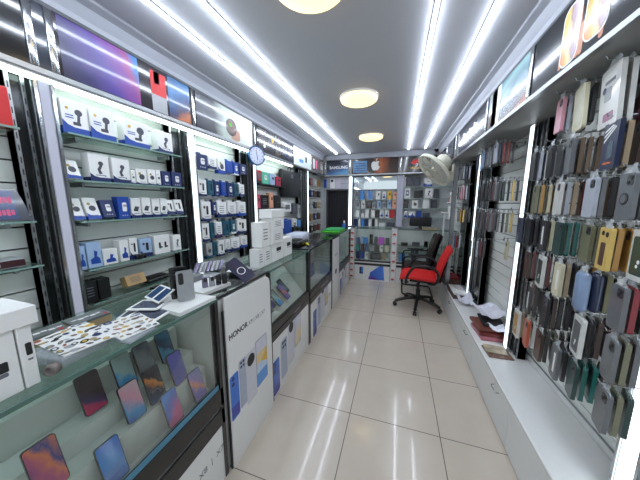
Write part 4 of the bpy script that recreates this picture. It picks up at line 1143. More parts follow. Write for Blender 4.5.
for k, (px, py, X, a_, lb) in enumerate(((262, 281, -0.93, A_dark, 'dark phone at the top of the second counter stack'),
      (272, 277, -0.96, M('slate_screen', (0.20, 0.22, 0.30), 0.15, coat=0.4), 'slate phone leaning top rear in the second counter'),
      (283, 286, -0.98, A_grey, 'grey phone leaning beside the slate phone in second counter'),
      (268, 301, -0.90, A_indigo, 'indigo phone at the near side of the second counter'),
      (279, 301, -0.93, A_orp, 'orange and violet phone in the second counter'),
      (289, 299, -0.96, A_flower, 'lilac phone lowest on the far side of the second counter'),
      (281, 305, -0.905, A_blueb, 'mint phone low in the second counter'),
      (272, 314, -0.885, A_grey, 'grey green phone lowest in the second counter'))):
    q0, nn = Vector((-0.93, 0, 0.62)), Vector((0.36, 0, 0.30)).normalized()
    lay = (0.034, 0.006, 0.020, 0.020, 0.034, 0.048, 0.062, 0.034)[k]
    dd = FW + RT * ((px - 320) / FPX) + UP * ((240 - py) / FPX)
    q0 = q0 + nn * lay
    p = CAM + dd * ((q0 - CAM).dot(nn) / dd.dot(nn))
    if p.z < 0.682 + lay * 0.6: p += Vector((-0.30, 0, 0.36)) * ((0.682 + lay * 0.6 - p.z) / 0.36)
    display_phone(lb, Matrix.Translation(p) @ Matrix.Rotation(-math.atan2(0.30, 0.36), 4, 'Y') @ Matrix.Rotation(0.12, 4, 'X'), a_, 0.072, 0.152, group=g2)
xa_, = (-1.27,)
mb = MB(); pr = [(-1.285, 0.572), (-0.872, 0.572), (-0.872, 0.5715 + 0.0), (-1.24, 0.992), (-1.285, 0.992)]
pr = [(-1.285, 0.572), (-0.8724, 0.572), (-1.2224, 0.992), (-1.285, 0.992)]
vs = [(x, 1.47, z) for x, z in pr] + [(x, 2.2, z) for x, z in pr]
mb.add(vs, [(0, 1, 2, 3), (7, 6, 5, 4), (0, 4, 5, 1), (1, 5, 6, 2), (2, 6, 7, 3), (3, 7, 4, 0)], inner).build('display_slope', c2)
p = W(314, 272, 0, -1.02)
o = thing('leaflet', 'folded blue leaflet lying inside the third counter', 'leaflet', (-1.02, p.y, 0.532))
MB().add([(-0.1, -0.12, 0), (0.1, -0.12, 0), (0.1, 0.12, 0), (-0.1, 0.12, 0), (-0.1, -0.12, 0.004), (0.1, -0.12, 0.004), (0.1, 0.12, 0.004), (-0.1, 0.12, 0.004)], [(0, 3, 2, 1), (4, 5, 6, 7), (0, 1, 5, 4), (1, 2, 6, 5), (2, 3, 7, 6), (3, 0, 4, 7)], wcard).build('sheet', o)
MB().slab([(-0.10, 0.004), (0.10, 0.004), (0.06, 0.20), (-0.02, 0.15), (-0.10, 0.20)], -0.03, -0.024, M('steel_blue_print', (0.25, 0.40, 0.60), 0.35)).build('raised_flap', o)

# ------------------------------------------------------------------ things on the near counter
zt_ = ZT + 0.0006
def on_counter(px, py): return W(px, py, 2, ZT)
def phone_carton(label, x, y, w, h, d, deco=b_label, grp=None, rz=0.0, z=zt_):
    o = put('phone_carton', label, 'box', box_mesh(w, h, d, wcard, None, 0, deco), TR(x, y, z, rz), grp)
    return o
gw = 'white phone cartons at the near end'
ya_, yb2_ = 0.05, Yat(18.5, -0.88, 1.12)
phone_carton('white carton standing at the near end under the wide box', -0.93, (ya_ + yb2_) / 2, yb2_ - ya_, 0.165, 0.10, b_edge_label, grp=gw)
ya_, yb3_ = Yat(20.5, -0.88, 1.12), Yat(35.5, -0.88, 1.12)
phone_carton('slim white carton standing beside the patterned sheets', -0.93, (ya_ + yb3_) / 2, yb3_ - ya_, 0.165, 0.10, grp=gw)
put('phone_carton', 'wide white carton lying across the two standing cartons', 'box', box_mesh(0.26, 0.048, 0.15, wcard, None, 0, None), TR(-0.945, Yat(37.5, -0.87, 1.22) - 0.13, zt_ + 0.1656, 0.0), gw)

# sheets of small ring and charm stickers
def sheet(label, corners, n, seed, h):
    rnd = random.Random(seed)
    P = [on_counter(*c) for c in corners]
    z = ZT + h
    c0 = sum((Vector((p.x, p.y, 0)) for p in P), Vector()) / 4
    mb = MB()
    vs = [(p.x - c0.x, p.y - c0.y, 0) for p in P] + [(p.x - c0.x, p.y - c0.y, 0.003) for p in P]
    mb.add(vs, [(3, 2, 1, 0), (4, 5, 6, 7), (0, 1, 5, 4), (1, 2, 6, 5), (2, 3, 7, 6), (3, 0, 4, 7)], wcard)
    cols = [ink, yellow, brownm, navy, M('rust_print', (0.6, 0.3, 0.2), 0.4), gcard, dgrey, greyink, tan]
    k = 0
    for i in range(n):
        for j in range(n - 1):
            u, v = (i + 0.5) / n + rnd.uniform(-0.03, 0.03), (j + 0.5) / (n - 1) + rnd.uniform(-0.05, 0.05)
            a_ = Vector(vs[0]).lerp(Vector(vs[1]), u); b2 = Vector(vs[3]).lerp(Vector(vs[2]), u); q = a_.lerp(b2, v)
            an = rnd.uniform(0, PI); mt = rnd.choice(cols); r0 = rnd.uniform(0.008, 0.015); el = rnd.uniform(0.4, 0.9)
            ring = [(r0 * math.cos(t * PI / 6), r0 * el * math.sin(t * PI / 6)) for t in range(12)]
            ring = [(q.x + a * math.cos(an) - b * math.sin(an), q.y + a * math.sin(an) + b * math.cos(an)) for a, b in ring]
            mb.add([(a, b, 0.0036) for a, b in ring], [list(range(12))], mt)
            if rnd.random() < 0.5:
                mb.add([(q.x + 0.5 * (a - q.x), q.y + 0.5 * (b - q.y), 0.0040) for a, b in ring], [list(range(12))], rnd.choice([wcard, yellow, gcard, tan]))
    return put('sticker_sheet', label, 'sheet', mb.mesh('sheet'), Matrix.Translation((c0.x, c0.y, z)), 'sheets of small charms on the near counter')
sheet('white sheet of colourful charms nearest the white cartons', ((66, 367), (121, 343), (84, 329), (34, 352)), 7, 3, 0.030)
sheet('white sheet of ring charms beside the tablet cards', ((122, 344), (160, 327), (140, 316), (94, 331)), 6, 5, 0.012)
p = on_counter(74, 354)
mb = MB().rbox((-0.075, -0.065, 0), (0.075, 0.065, 0.029), PLASTIC('clear_tray', (0.75, 0.77, 0.80), 0.5), 0.006)
put('clear_pack', 'clear plastic pack under the sheet of colourful charms', 'pack', mb.mesh('pack'), TR(p.x - 0.02, p.y, zt_, 0.1))
p = on_counter(130, 335)
put('clear_pack', 'flat clear pack under the sheet of ring charms', 'pack', MB().rbox((-0.06, -0.05, 0), (0.06, 0.05, 0.0115), MATS['clear_tray'], 0.003).mesh('pack'), TR(p.x, p.y, zt_, 0.1))
p = on_counter(47, 378)
o = thing('tape_roll', 'small roll of clear tape beside the slim white carton', 'tape', T=TR(-0.885, 0.345, zt_ + 0.017, 0.5) @ Matrix.Rotation(PI / 2, 4, 'X'))
MB().lathe([(0.010, -0.010), (0.016, -0.010), (0.016, 0.010), (0.010, 0.010), (0.010, -0.010)], M('tape_brown', (0.50, 0.46, 0.44), 0.25, coat=0.3)).build('roll', o)

# flat brown boxes with grey printed lids
def lid_box(label, px0, px1, py, rz):
    a_, b2 = on_counter(*px0), on_counter(*px1)
    w = (b2 - a_).length; c = (a_ + b2) / 2
    ang = math.atan2(b2.y - a_.y, b2.x - a_.x) - PI / 2
    d = 0.075
    o = thing('flat_box', label, 'box', T=TR(c.x, c.y, zt_, ang), group='flat grey lidded boxes behind the charm sheets')
    MB().box((-d, -w / 2, 0), (0, w / 2, 0.026), tan).build('tray', o)
    mb = MB().box((-d - 0.001, -w / 2 - 0.001, 0.026), (0.001, w / 2 + 0.001, 0.034), M('lid_grey', (0.40, 0.42, 0.42), 0.35))
    for k in range(5):
        mb.slab(rrect(0.016, 0.008 + 0.006 * (k % 2), 0.002, 1), 0, 0.0006, wcard, Matrix.Translation((-0.04 + 0.004 * (k % 2), -0.04 + 0.018 * k, 0.034)) @ Matrix.Rotation(-PI / 2, 4, 'Y'))
    mb.slab(circ(0.007, 8), 0, 0.0006, red, Matrix.Translation((-0.015, w / 2 - 0.012, 0.034)) @ Matrix.Rotation(-PI / 2, 4, 'Y'))
    mb.build('lid', o)
lid_box('flat tan box with grey lid behind the white cartons', (31, 350), (69, 337), 0, 0)
lid_box('flat tan box with grey lid under the dim light strip', (75, 334), (112, 320), 0, 0)

# tablet cards and papers
def card_phone(label, px, py, rz, tilt, w, h, z, two=False, roll=0.0):
    p = on_counter(px, py)
    T = TR(p.x, p.y, ZT + z, rz) @ Matrix.Rotation(tilt, 4, 'X') @ Matrix.Rotation(roll, 4, 'Y')
    mb = MB().box((-w / 2, -h / 2, 0), (w / 2, h / 2, 0.004), wcard)
    if two:
        for s in (-1, 1): mb.box((s * w / 4 - w * 0.19, -h * 0.4, 0.004), (s * w / 4 + w * 0.19, h * 0.4, 0.0055), M('navy_screen', (0.17, 0.27, 0.42), 0.2, coat=0.3))
    else:
        mb.box((-w * 0.4, -h * 0.34, 0.004), (w * 0.4, h * 0.34, 0.006), M('slate_screen2', (0.25, 0.28, 0.36), 0.2, coat=0.3))
    return put('phone_card', label, 'card', mb.mesh('card'), T, 'white cards with phones by the grey folding phone')
card_phone('white card with one slate phone lying on the cards pile', 150, 309, 0.35, 0.0, 0.13, 0.11, 0.018)
card_phone('white card lying flat under the slate phone card', 149, 316, 0.2, 0.0, 0.15, 0.11, 0.006)
card_phone('white card with slate phone near the lidded boxes', 136, 314, 0.5, 0.0, 0.10, 0.09, 0.0008)
p = on_counter(163, 303)
card_phone('white card with two navy phones propped up', 161, 304, -0.25, 0.50, 0.13, 0.085, 0.050, two=True)
put('paper_pad', 'small pad of white papers under the propped navy phone card', 'paper', MB().rbox((-0.05, -0.04, 0), (0.05, 0.04, 0.026), wcard, 0.002, seg=1).mesh('pad'), TR(p.x - 0.01, p.y + 0.0, zt_, 0.2))

# grey display trays
def tray(label, q, h, z0):
    P = [on_counter(*c) for c in q]
    c0 = sum((Vector((p.x, p.y, 0)) for p in P), Vector()) / 4
    vs = [(p.x - c0.x, p.y - c0.y, 0) for p in P] + [(p.x - c0.x, p.y - c0.y, h) for p in P]
    mb = MB().add(vs, [(3, 2, 1, 0), (4, 5, 6, 7), (0, 1, 5, 4), (1, 2, 6, 5), (2, 3, 7, 6), (3, 0, 4, 7)], wplast)
    a_, b2 = Vector(vs[0]), Vector(vs[1])
    return put('display_plinth', label, 'stand', mb.mesh('tray'), Matrix.Translation((c0.x, c0.y, z0)), 'white display plinths on the counter')
tray('white display plinth under the grey folding phone', ((180, 317), (216, 299.5), (186, 295.5), (152, 309)), 0.016, zt_ + 0.0062 - 0.0062)
tray('white display plinth under the small upright sticks', ((203, 297.5), (231, 286), (208, 281.5), (178, 292)), 0.018, zt_ + 0.004)
# folding phones
fold = M('fold_grey', (0.62, 0.63, 0.64), 0.3, metal=0.4)
fold_d = M('fold_dark', (0.20, 0.20, 0.22), 0.3, metal=0.4)
p = on_counter(187, 304)
display_phone('grey folding phone with triple camera standing on the plinth', TR(p.x, p.y, ZT + 0.019 + 0.072, -0.55, -0.05), fold_d, 0.070, 0.142, True, bodym=fold, group='folding phones on the plinth')
display_phone('dark folding phone standing behind the grey folding phone', TR(p.x - 0.05, p.y + 0.01, ZT + 0.019 + 0.078, -0.55, -0.08), black, 0.072, 0.152, True, bodym=black, group='folding phones on the plinth')
# small upright sticks
for k, (px, mt, t) in enumerate(((205.5, M('lilac_metal', (0.55, 0.52, 0.62), 0.25, metal=0.4), 'lilac'), (212.5, M('silver_metal', (0.66, 0.66, 0.68), 0.25, metal=0.5), 'silver'), (219, black, 'black'), (225, M('graphite', (0.18, 0.18, 0.2), 0.3, metal=0.4), 'graphite'))):
    p = on_counter(px, 291.5 - (k * 1.4))
    o = thing('folded_phone', f'small {t} folded phone standing on the white plinth', 'phone', (p.x, p.y, ZT + 0.0226), -0.5, 'small folded phones standing on the plinth')
    MB().rbox((-0.008, -0.014, 0), (0.008, 0.014, 0.058), mt, 0.004).build('body', o)
    MB().slab(rrect(0.018, 0.022, 0.004, 3, 0, 0.043), 0.008, 0.009, ink).build('camera_block', o)
# fan of clear strap samples behind
p0 = on_counter(203, 287)
for k in range(7):
    px = 200 + 4.2 * k
    p = on_counter(px, 281 - 0.8 * k)
    T = TR(p.x - 0.09, p.y + 0.05, ZT + 0.022, 0.3) @ Matrix.Rotation(0.75 - 0.02 * k, 4, 'X')
    mb = MB().rbox((-0.014, 0, 0), (0.014, 0.085, 0.006), (MATS['lilac_metal'], MATS['silver_metal'], gcard)[k % 3], 0.003)
    put('leaning_sample', f'{("lilac", "silver", "pale grey")[k % 3]} phone sample leaning behind the plinth, {("first", "second", "third", "fourth", "fifth", "sixth", "last")[k]} of the fan', 'phone', mb.mesh('s'), T, 'fan of leaning samples behind the plinth')
put('sample_box', 'low grey box behind the dark folding phone', 'box', MB().rbox((-0.06, -0.07, 0), (0.06, 0.07, 0.05), M('sample_grey', (0.45, 0.46, 0.47), 0.4), 0.004, seg=1).mesh('b'), TR(-1.14, 1.03, ZT + 0.0046, 0.1))
# navy phone with a ring, propped up
P2 = W(250.5, 279, 2, 1.067)
dr = (FW + RT * ((229.5 - 320) / FPX) + UP * ((240 - 261) / FPX)).normalized()
tm = (P2 - CAM).dot(dr); hh2 = (P2 - CAM).length_squared - tm * tm
P1 = CAM + dr * (tm + math.sqrt(max(0.0, 0.165 ** 2 - hh2)))
up_ = (P1 - P2).normalized(); p = (P1 + P2) / 2
vw = (CAM - p).normalized() + Vector((0.2, -0.1, 0.9)); nn_ = (vw - up_ * vw.dot(up_)).normalized()
T = Matrix.Translation(p) @ Matrix((nn_, up_.cross(nn_), up_)).transposed().to_4x4()
o = display_phone('navy phone in ring holder case propped on the counter', T, M('navy_case', (0.10, 0.11, 0.25), 0.35), 0.078, 0.165, True, bodym=MATS['navy_case'])
mb = MB(); ringp = [(0.0045, 0.022 * math.cos(t * PI / 10), 0.022 * math.sin(t * PI / 10) - 0.01) for t in range(21)]
mb.tube(ringp, 0.0022, wplast, 8, sub=1); mb.build('ring', o)
put('phone_stand', 'low dark stand under the propped navy phone', 'stand', MB().rbox((-0.05, -0.06, 0), (0.05, 0.06, 0.024), blackm, 0.004).mesh('st'), TR(-0.965, 1.30, ZT + 0.0046, 0.1))
for k, (px, py, w) in enumerate(((222, 277, 0.10), (250, 272, 0.12), (262, 271, 0.09))):
    p = on_counter(px, py)
    put('leaflet', ('pale leaflet behind the small folded phones', 'pale leaflet beside the propped navy phone', 'small leaflet before the white box stack')[k], 'paper',
        MB().box((-w / 2, -0.05, 0), (w / 2, 0.05, 0.003), (gcard, wcard, gcard)[k]).mesh('l'), TR(p.x - 0.10, p.y, ZT + 0.0050 + 0.0 * k, 0.3 * k), 'pale leaflets lying on the counter')

# white box stack on the second counter
def stack_box(label, px0, px1, X, z0, z1, d, deco=b_lines):
    zc = (z0 + z1) / 2
    y0, y1 = Yat(px0, X, zc), Yat(px1, X, zc)
    put('white_carton', label, 'box', box_mesh(y1 - y0 - 0.003, z1 - z0 - 0.001, d, wcard, None, 0, deco), Matrix.Translation((X - d / 2, (y0 + y1) / 2, z0)), 'white cartons stacked on the second counter')
z0 = ZT + 0.0006
stack_box('white carton, low in the stack, nearest the navy phone', 258.5, 264.3, -0.93, z0, z0 + 0.14, 0.075)
stack_box('white carton, bottom row second from the navy phone', 264.5, 271.6, -0.93, z0, z0 + 0.145, 0.09)
stack_box('white carton, bottom row under the tallest tower', 272, 283, -0.93, z0, z0 + 0.15, 0.10, b_label)
stack_box('white carton at the far end of the bottom row', 283.4, 292, -0.93, z0, z0 + 0.165, 0.10, b_label)
z1 = z0 + 0.151
stack_box('tall white carton on the second level, left tower', 261.5, 270, -0.925, z0 + 0.146, z0 + 0.33, 0.085)
stack_box('white carton in the middle of the tallest tower', 272.5, 283.4, -0.905, z1, z1 + 0.105, 0.10)
stack_box('white carton just below the topmost carton', 272.8, 284, -0.91, z1 + 0.106, z1 + 0.205, 0.10)
stack_box('topmost white carton of the stack, lying flat', 271.5, 284.4, -0.905, z1 + 0.206, z1 + 0.27, 0.11, None)
# far counter things
o = thing('cash_drawer', 'flat black device on the counter beside the white cartons', 'device', (-1.05, 2.42, ZT + 0.0086), 0)
MB().rbox((-0.09, -0.13, 0), (0.09, 0.13, 0.06), black, 0.012).build('body', o)
MB().rbox((-0.05, -0.09, 0.06), (0.05, 0.06, 0.068), blackm, 0.003).build('keypad', o)
put('paper_pile', 'pale paper pile behind the flat black device', 'paper', MB().rbox((-0.10, -0.16, 0), (0.10, 0.16, 0.09), M('paper_blue', (0.80, 0.82, 0.88), 0.6), 0.004, seg=1).mesh('pp'), TR(-1.18, 2.76, ZT + 0.0086, 0.08))
o = thing('tape_measure', 'yellow handled tool lying on the black counter', 'tool', (-0.94, 2.46, ZT + 0.0086), 0.5)
MB().rbox((-0.016, -0.05, 0), (0.016, 0.07, 0.02), M('tool_yellow', (0.85, 0.78, 0.10), 0.4), 0.008).build('handle', o)
MB().rbox((-0.010, -0.12, 0.002), (0.010, -0.05, 0.014), blackm, 0.004).build('blade', o)
o = thing('felt_mat', 'bright green folded mat on the last counter', 'mat', (-1.0, 3.93, ZT + 0.0006), 0)
MB().rbox((-0.17, -0.25, 0), (0.13, 0.25, 0.022), green, 0.008).build('lower_fold', o)
MB().rbox((-0.15, -0.20, 0.022), (0.12, 0.24, 0.042), M('mint_green_felt', (0.20, 0.66, 0.36), 0.7), 0.008).build('upper_fold', o)
o = thing('spray_bottle', 'small blue spray bottle behind the green mat', 'bottle', (-0.93, 4.36, ZT + 0.0006), 0)
MB().lathe([(0.001, 0), (0.034, 0), (0.036, 0.01), (0.036, 0.075), (0.016, 0.10), (0.014, 0.105)], M('bottle_blue', (0.15, 0.40, 0.70), 0.25, coat=0.3)).build('body', o)
MB().lathe([(0.014, 0.105), (0.016, 0.11), (0.015, 0.14), (0.008, 0.15), (0.001, 0.15)], wplast).build('cap', o)

# ------------------------------------------------------------------ ledge cabinets along the right wall
YL0, YL1 = 0.2, 4.15
units = [0.2, 0.85, 1.55, 2.30, 3.05, 4.15]
whered = ['cut by the picture edge', 'with the handle at the picture bottom', 'below the big case stacks', 'below the paper pile', 'behind the red chair']
for k in range(len(units) - 1):
    ya, y2 = units[k], units[k + 1]
    o = thing('ledge_cabinet', 'low white cabinet unit ' + whered[k], 'cabinet', (0, 0, 0), group='low white cabinet units')
    MB().box((0.712, ya + 0.001, 0.04), (0.985, y2 - 0.001, 0.312), white).box((0.73, ya + 0.001, 0), (0.97, y2 - 0.001, 0.04), blackm).build('carcass', o)
    d = MB().box((0.694, ya + 0.002, 0.012), (0.711, y2 - 0.002, 0.312), white).build('door', o)
    yh = ya + 0.20
    MB().tube([(0.694, yh - 0.04, 0.255), (0.676, yh - 0.036, 0.255), (0.676, yh + 0.036, 0.255), (0.694, yh + 0.04, 0.255)], 0.004, chrome, 8).build('handle', d)
tag(MB().rbox((0.684, YL0, 0.314), (0.986, YL1, 0.334), M('ledge_top', (0.90, 0.90, 0.89), 0.22, coat=0.3, var=0.02), 0.003).build('wall_ledge'), 'long glossy white ledge top under the hanging cases', 'ledge')
struct('baseboard_right', MB().box((0.986, YL0, 0.334), (0.999, YL1, 0.372), white).box((0.986, YL0, 0.372), (0.996, YL1, 0.377), alu))

# ------------------------------------------------------------------ phone cases hanging on the right wall
CC = {'black': (0.09, 0.09, 0.10), 'charcoal': (0.18, 0.18, 0.19), 'grey': (0.40, 0.41, 0.42), 'brown': (0.45, 0.37, 0.29), 'dark brown': (0.27, 0.21, 0.19), 'tan': (0.62, 0.54, 0.42),
      'amber': (0.72, 0.54, 0.25), 'yellow': (0.85, 0.72, 0.40), 'red': (0.52, 0.12, 0.16), 'maroon': (0.36, 0.11, 0.13), 'white': (0.82, 0.82, 0.80), 'cream': (0.82, 0.80, 0.68),
      'olive': (0.46, 0.46, 0.36), 'teal': (0.05, 0.36, 0.33), 'dark green': (0.12, 0.24, 0.22), 'navy': (0.13, 0.17, 0.28), 'pale blue': (0.50, 0.58, 0.70), 'pink': (0.78, 0.55, 0.60), 'orange': (0.72, 0.32, 0.20), 'silver': (0.66, 0.68, 0.72)}
case_m = {k: M('case_' + k.replace(' ', '_'), v, 0.32, coat=0.25, var=0.08) for k, v in CC.items()}
def case_mesh(col, kind):
    key = ('case', col, kind)
    if key in MC: return MC[key]
    mt = case_m[col]; mb = MB()
    w, h, t = 0.078, 0.158, 0.014
    if kind == 'thick': t = 0.016
    if kind == 'big': w, h = 0.135, 0.215
    if kind == 'tablet': w, h = 0.115, 0.185
    def lens(cy, cz, r=0.008, x=t / 2): mb.slab(circ(r, 10, cy, cz), x, x + 0.0012, ink)
    if kind in ('plain', 'thick', 'ring'):
        mb.slab(rrect(w, h, 0.011, 3, 0, -h / 2), -t / 2, t / 2, mt)
        mb.slab(rrect(0.032, 0.034, 0.009, 3, 0.017, -0.024), t / 2, t / 2 + 0.0012, charcoal if col != 'charcoal' else greyink)
        lens(0.024, -0.018, 0.006, t / 2 + 0.0012); lens(0.010, -0.030, 0.006, t / 2 + 0.0012)
        if kind == 'ring':
            mb.slab(circ(0.021, 16, 0, -0.085), t / 2, t / 2 + 0.002, charcoal); mb.slab(circ(0.014, 14, 0, -0.085), t / 2 + 0.002, t / 2 + 0.003, mt)
    elif kind == 'frame':      # white card box with a window on a dark case
        mb.slab(rrect(w + 0.012, h + 0.01, 0.006, 2, 0, -h / 2), -t / 2, t / 2, case_m['white'])
        mb.slab(rrect(w - 0.012, h - 0.03, 0.008, 3, 0, -h / 2 - 0.002), t / 2, t / 2 + 0.0012, mt)
        mb.slab(circ(0.007, 8, 0.008, -0.10), t / 2 + 0.0012, t / 2 + 0.002, wcard); mb.slab(circ(0.006, 8, 0.002, -0.115), t / 2 + 0.0012, t / 2 + 0.002, wcard)
    elif kind == 'label':      # case with a slim printed insert
        mb.slab(rrect(w, h, 0.008, 3, 0, -h / 2), -t / 2, t / 2, mt)
        mb.slab(rrect(0.018, h * 0.6, 0.002, 1, 0.01, -h / 2), t / 2, t / 2 + 0.001, wcard)
    elif kind == 'window':     # pale box with dark window and two camera holes
        mb.slab(rrect(w, h, 0.008, 3, 0, -h / 2), -t / 2, t / 2, mt)
        mb.slab(rrect(0.034, h * 0.55, 0.005, 2, 0.0, -h * 0.62), t / 2, t / 2 + 0.001, brownm)
        lens(0.018, -0.024, 0.010); lens(-0.012, -0.020, 0.009)
    elif kind == 'watch':      # printed box with pale curved lines
        mb.slab(rrect(w + 0.01, h + 0.01, 0.003, 1, 0, -h / 2), -t / 2, t / 2, mt)
        for k in range(3): mb.slab([(-0.035, -0.02 - 0.018 * k), (0.01 + 0.008 * k, -0.005 - 0.004 * k), (0.012 + 0.008 * k, -0.010 - 0.004 * k), (-0.035, -0.028 - 0.018 * k)], t / 2, t / 2 + 0.0008, wcard)
        mb.slab(rrect(0.030, 0.06, 0.008, 3, 0.008, -0.095), t / 2, t / 2 + 0.001, M('dim_screen', (0.35, 0.42, 0.46), 0.2))
        mb.slab(rrect(0.05, 0.006, 0.002, 1, 0, -h + 0.016), t / 2, t / 2 + 0.001, orange)
    elif kind == 'big':
        mb.slab(rrect(w, h, 0.010, 3, 0, -h / 2), -t / 2, t / 2, mt)
        mb.slab(rrect(w * 0.5, 0.012, 0.002, 1, 0, -0.05), t / 2, t / 2 + 0.0008, greyink); mb.slab(rrect(w * 0.35, 0.05, 0.006, 2, -0.01, -0.095), t / 2, t / 2 + 0.0008, gcard)
        mb.slab(rrect(w * 0.5, 0.03, 0.004, 2, 0.005, -h + 0.035), t / 2, t / 2 + 0.0008, M('mauve_print', (0.6, 0.4, 0.5), 0.4)); mb.slab(circ(0.013, 8, -0.035, -0.075), t / 2, t / 2 + 0.001, navy)
    elif kind == 'tablet':
        mb.slab(rrect(w, h, 0.016, 4, 0, -h / 2), -t / 2, t / 2, mt)
        mb.slab(rrect(w * 0.8, h * 0.8, 0.02, 3, 0, -h / 2), t / 2, t / 2 + 0.001, M('cream_emboss', (0.76, 0.75, 0.66), 0.4))
    elif kind == 'bottle':     # rounded hard case
        mb.rbox((-0.018, -0.034, -0.165), (0.018, 0.034, 0), mt, 0.016)
    elif kind == 'wallet':
        mb.rbox((-0.010, -w / 2, -h), (0.010, w / 2, 0), mt, 0.005)
        mb.slab(rrect(0.02, 0.03, 0.004, 2, -w / 2 + 0.012, -h / 2), 0.010, 0.012, mt)
    MC[key] = mb.mesh('case')
    return MC[key]
charcoal = case_m['charcoal']
def header_mesh(w):
    key = ('hdr', w)
    if key in MC: return MC[key]
    mb = MB(); n = 7; vs = []
    rnd = random.Random(int(w * 1000))
    for j in range(4):
        for i in range(n):
            y = -w / 2 + w * i / (n - 1); z = -0.006 + 0.036 * j / 3
            wy = y * (1 - 0.16 * j)
            vs.append((rnd.uniform(-0.004, 0.004) + (0.004 if j == 0 else 0), wy, z + (rnd.uniform(-0.004, 0.004) if j == 3 else 0)))
    fs = [(j * n + i, j * n + i + 1, (j + 1) * n + i + 1, (j + 1) * n + i) for j in range(3) for i in range(n - 1)]
    mb.add(vs, fs, film, None, True)
    MC[key] = mb.mesh('hdr'); return MC[key]
ORD = ('front', 'second', 'third', 'fourth', 'fifth', 'sixth', 'seventh', 'eighth')
ROWN = ('top', 'second', 'third', 'fourth', 'fifth', 'sixth', 'lowest')
KINDW = {'plain': 'phone case', 'thick': 'thick phone case', 'ring': 'phone case with ring', 'frame': 'white framed phone case', 'label': 'phone case with slim insert', 'window': 'boxed phone case with window', 'watch': 'printed watch box',
         'big': 'large pack', 'tablet': 'rounded tablet case', 'bottle': 'rounded hard case', 'wallet': 'wallet case'}
ncase = 0
def hook_stack(row, Y, hz, items, lead, bay, grp, x0=0.745, step=0.030, hrow=None):
    """one hook: items = [(colour, kind), ...] from the aisle towards the wall; lead tells the stack apart"""
    global ncase
    rn = hrow or ROWN[row]
    xe = x0
    for k, it in enumerate(items):
        col, kind = it if isinstance(it, tuple) else (it, 'plain')
        if k: xe += step if kind not in ('bottle',) else 0.045
        if xe > ((0.825 if row >= 4 else 0.855) if Y < 1.205 else 0.972): break
        me = case_mesh(col, kind)
        T = Matrix.Translation((xe, Y, hz - 0.026)) @ Matrix.Rotation(PI - (0.20 if k == 0 else 0.36) + random.uniform(-0.07, 0.07), 4, 'Z') @ Matrix.Rotation(random.uniform(-0.03, 0.03), 4, 'X')
        if kind in ('big', 'tablet'): T = T @ Matrix.Rotation(0.04, 4, 'Y')
        if k == 0: lb = f'{col} {KINDW[kind]} fronting {lead}, {rn} row {bay}'
        else: lb = f'{col} {KINDW[kind]}, {ORD[k]} in {lead}, {rn} row {bay}'
        o = put('hanging_phone_case', lb, 'phone case', me, T, grp)
        w = {'big': 0.12, 'tablet': 0.10}.get(kind, 0.078)
        link('packet_header', header_mesh(w), o)
        ncase += 1
    L = 0.999 - x0 + 0.022
    peg(f'chrome hook holding {lead}, {rn} row {bay}', 0.9985, Y, hz, -1, round(L, 3), 'chrome hooks on the phone case wall')
NB_ = 'above bare ledge'; GN = 'phone cases hanging above the bare ledge'
hz = [2.03, 1.815, 1.625, 1.435, 1.245, 1.055, 0.862]
def n(c, k): return [c] * k
HS = lambda r, Y, items, lead, **kw: hook_stack(r, Y, hz[r], items, lead, NB_, GN, **kw)
# top row
HS(0, 1.57, [('pink', 'plain'), ('silver', 'plain'), 'charcoal', 'black'], 'pink stack')
HS(0, 1.435, [('cream', 'tablet'), 'charcoal', 'black', 'grey'], 'cream tablet stack', step=0.042)
HS(0, 1.27, [('white', 'big'), ('white', 'big'), ('maroon', 'big'), ('grey', 'big'), ('tan', 'big'), ('dark brown', 'big')], 'large pack stack', step=0.04)
HS(0, 1.09, ['brown', 'tan', 'brown', 'dark brown', 'brown'], 'tan stack by the strip', x0=0.78)
# second row
HS(1, 1.86, ['navy', 'charcoal', 'black', 'charcoal', 'grey'], 'dark stack by the tall strip', x0=0.82)
HS(1, 1.76, ['charcoal', 'silver', 'white', 'silver', 'grey', 'charcoal'], 'silver stack')
HS(1, 1.60, ['black', 'charcoal', 'black', 'silver', 'charcoal'], 'black stack')
HS(1, 1.45, [('grey', 'thick')] + n('brown', 3) + ['tan', 'brown', 'brown'], 'brown stack', step=0.032)
HS(1, 1.22, [('navy', 'watch'), 'tan', 'dark brown', 'dark brown', 'brown', 'dark brown', 'dark brown'], 'watch box stack', step=0.036)
HS(1, 1.07, n('dark brown', 3) + ['brown', 'dark brown'], 'dark brown strip stack', x0=0.77)
# third row
HS(2, 1.83, ['charcoal', 'olive', 'amber', 'charcoal'], 'olive stack', x0=0.82)
HS(2, 1.70, ['olive', 'amber', 'cream', 'maroon', 'amber'], 'amber and maroon stack')
HS(2, 1.49, [('white', 'plain'), 'silver', 'tan', ('maroon', 'plain'), 'amber', 'tan'], 'white case stack')
HS(2, 1.28, [('silver', 'plain'), 'grey', 'black', 'black', 'charcoal', 'black'], 'silver and black stack')
HS(2, 1.115, [('grey', 'ring'), 'charcoal'], 'grey ring stack')
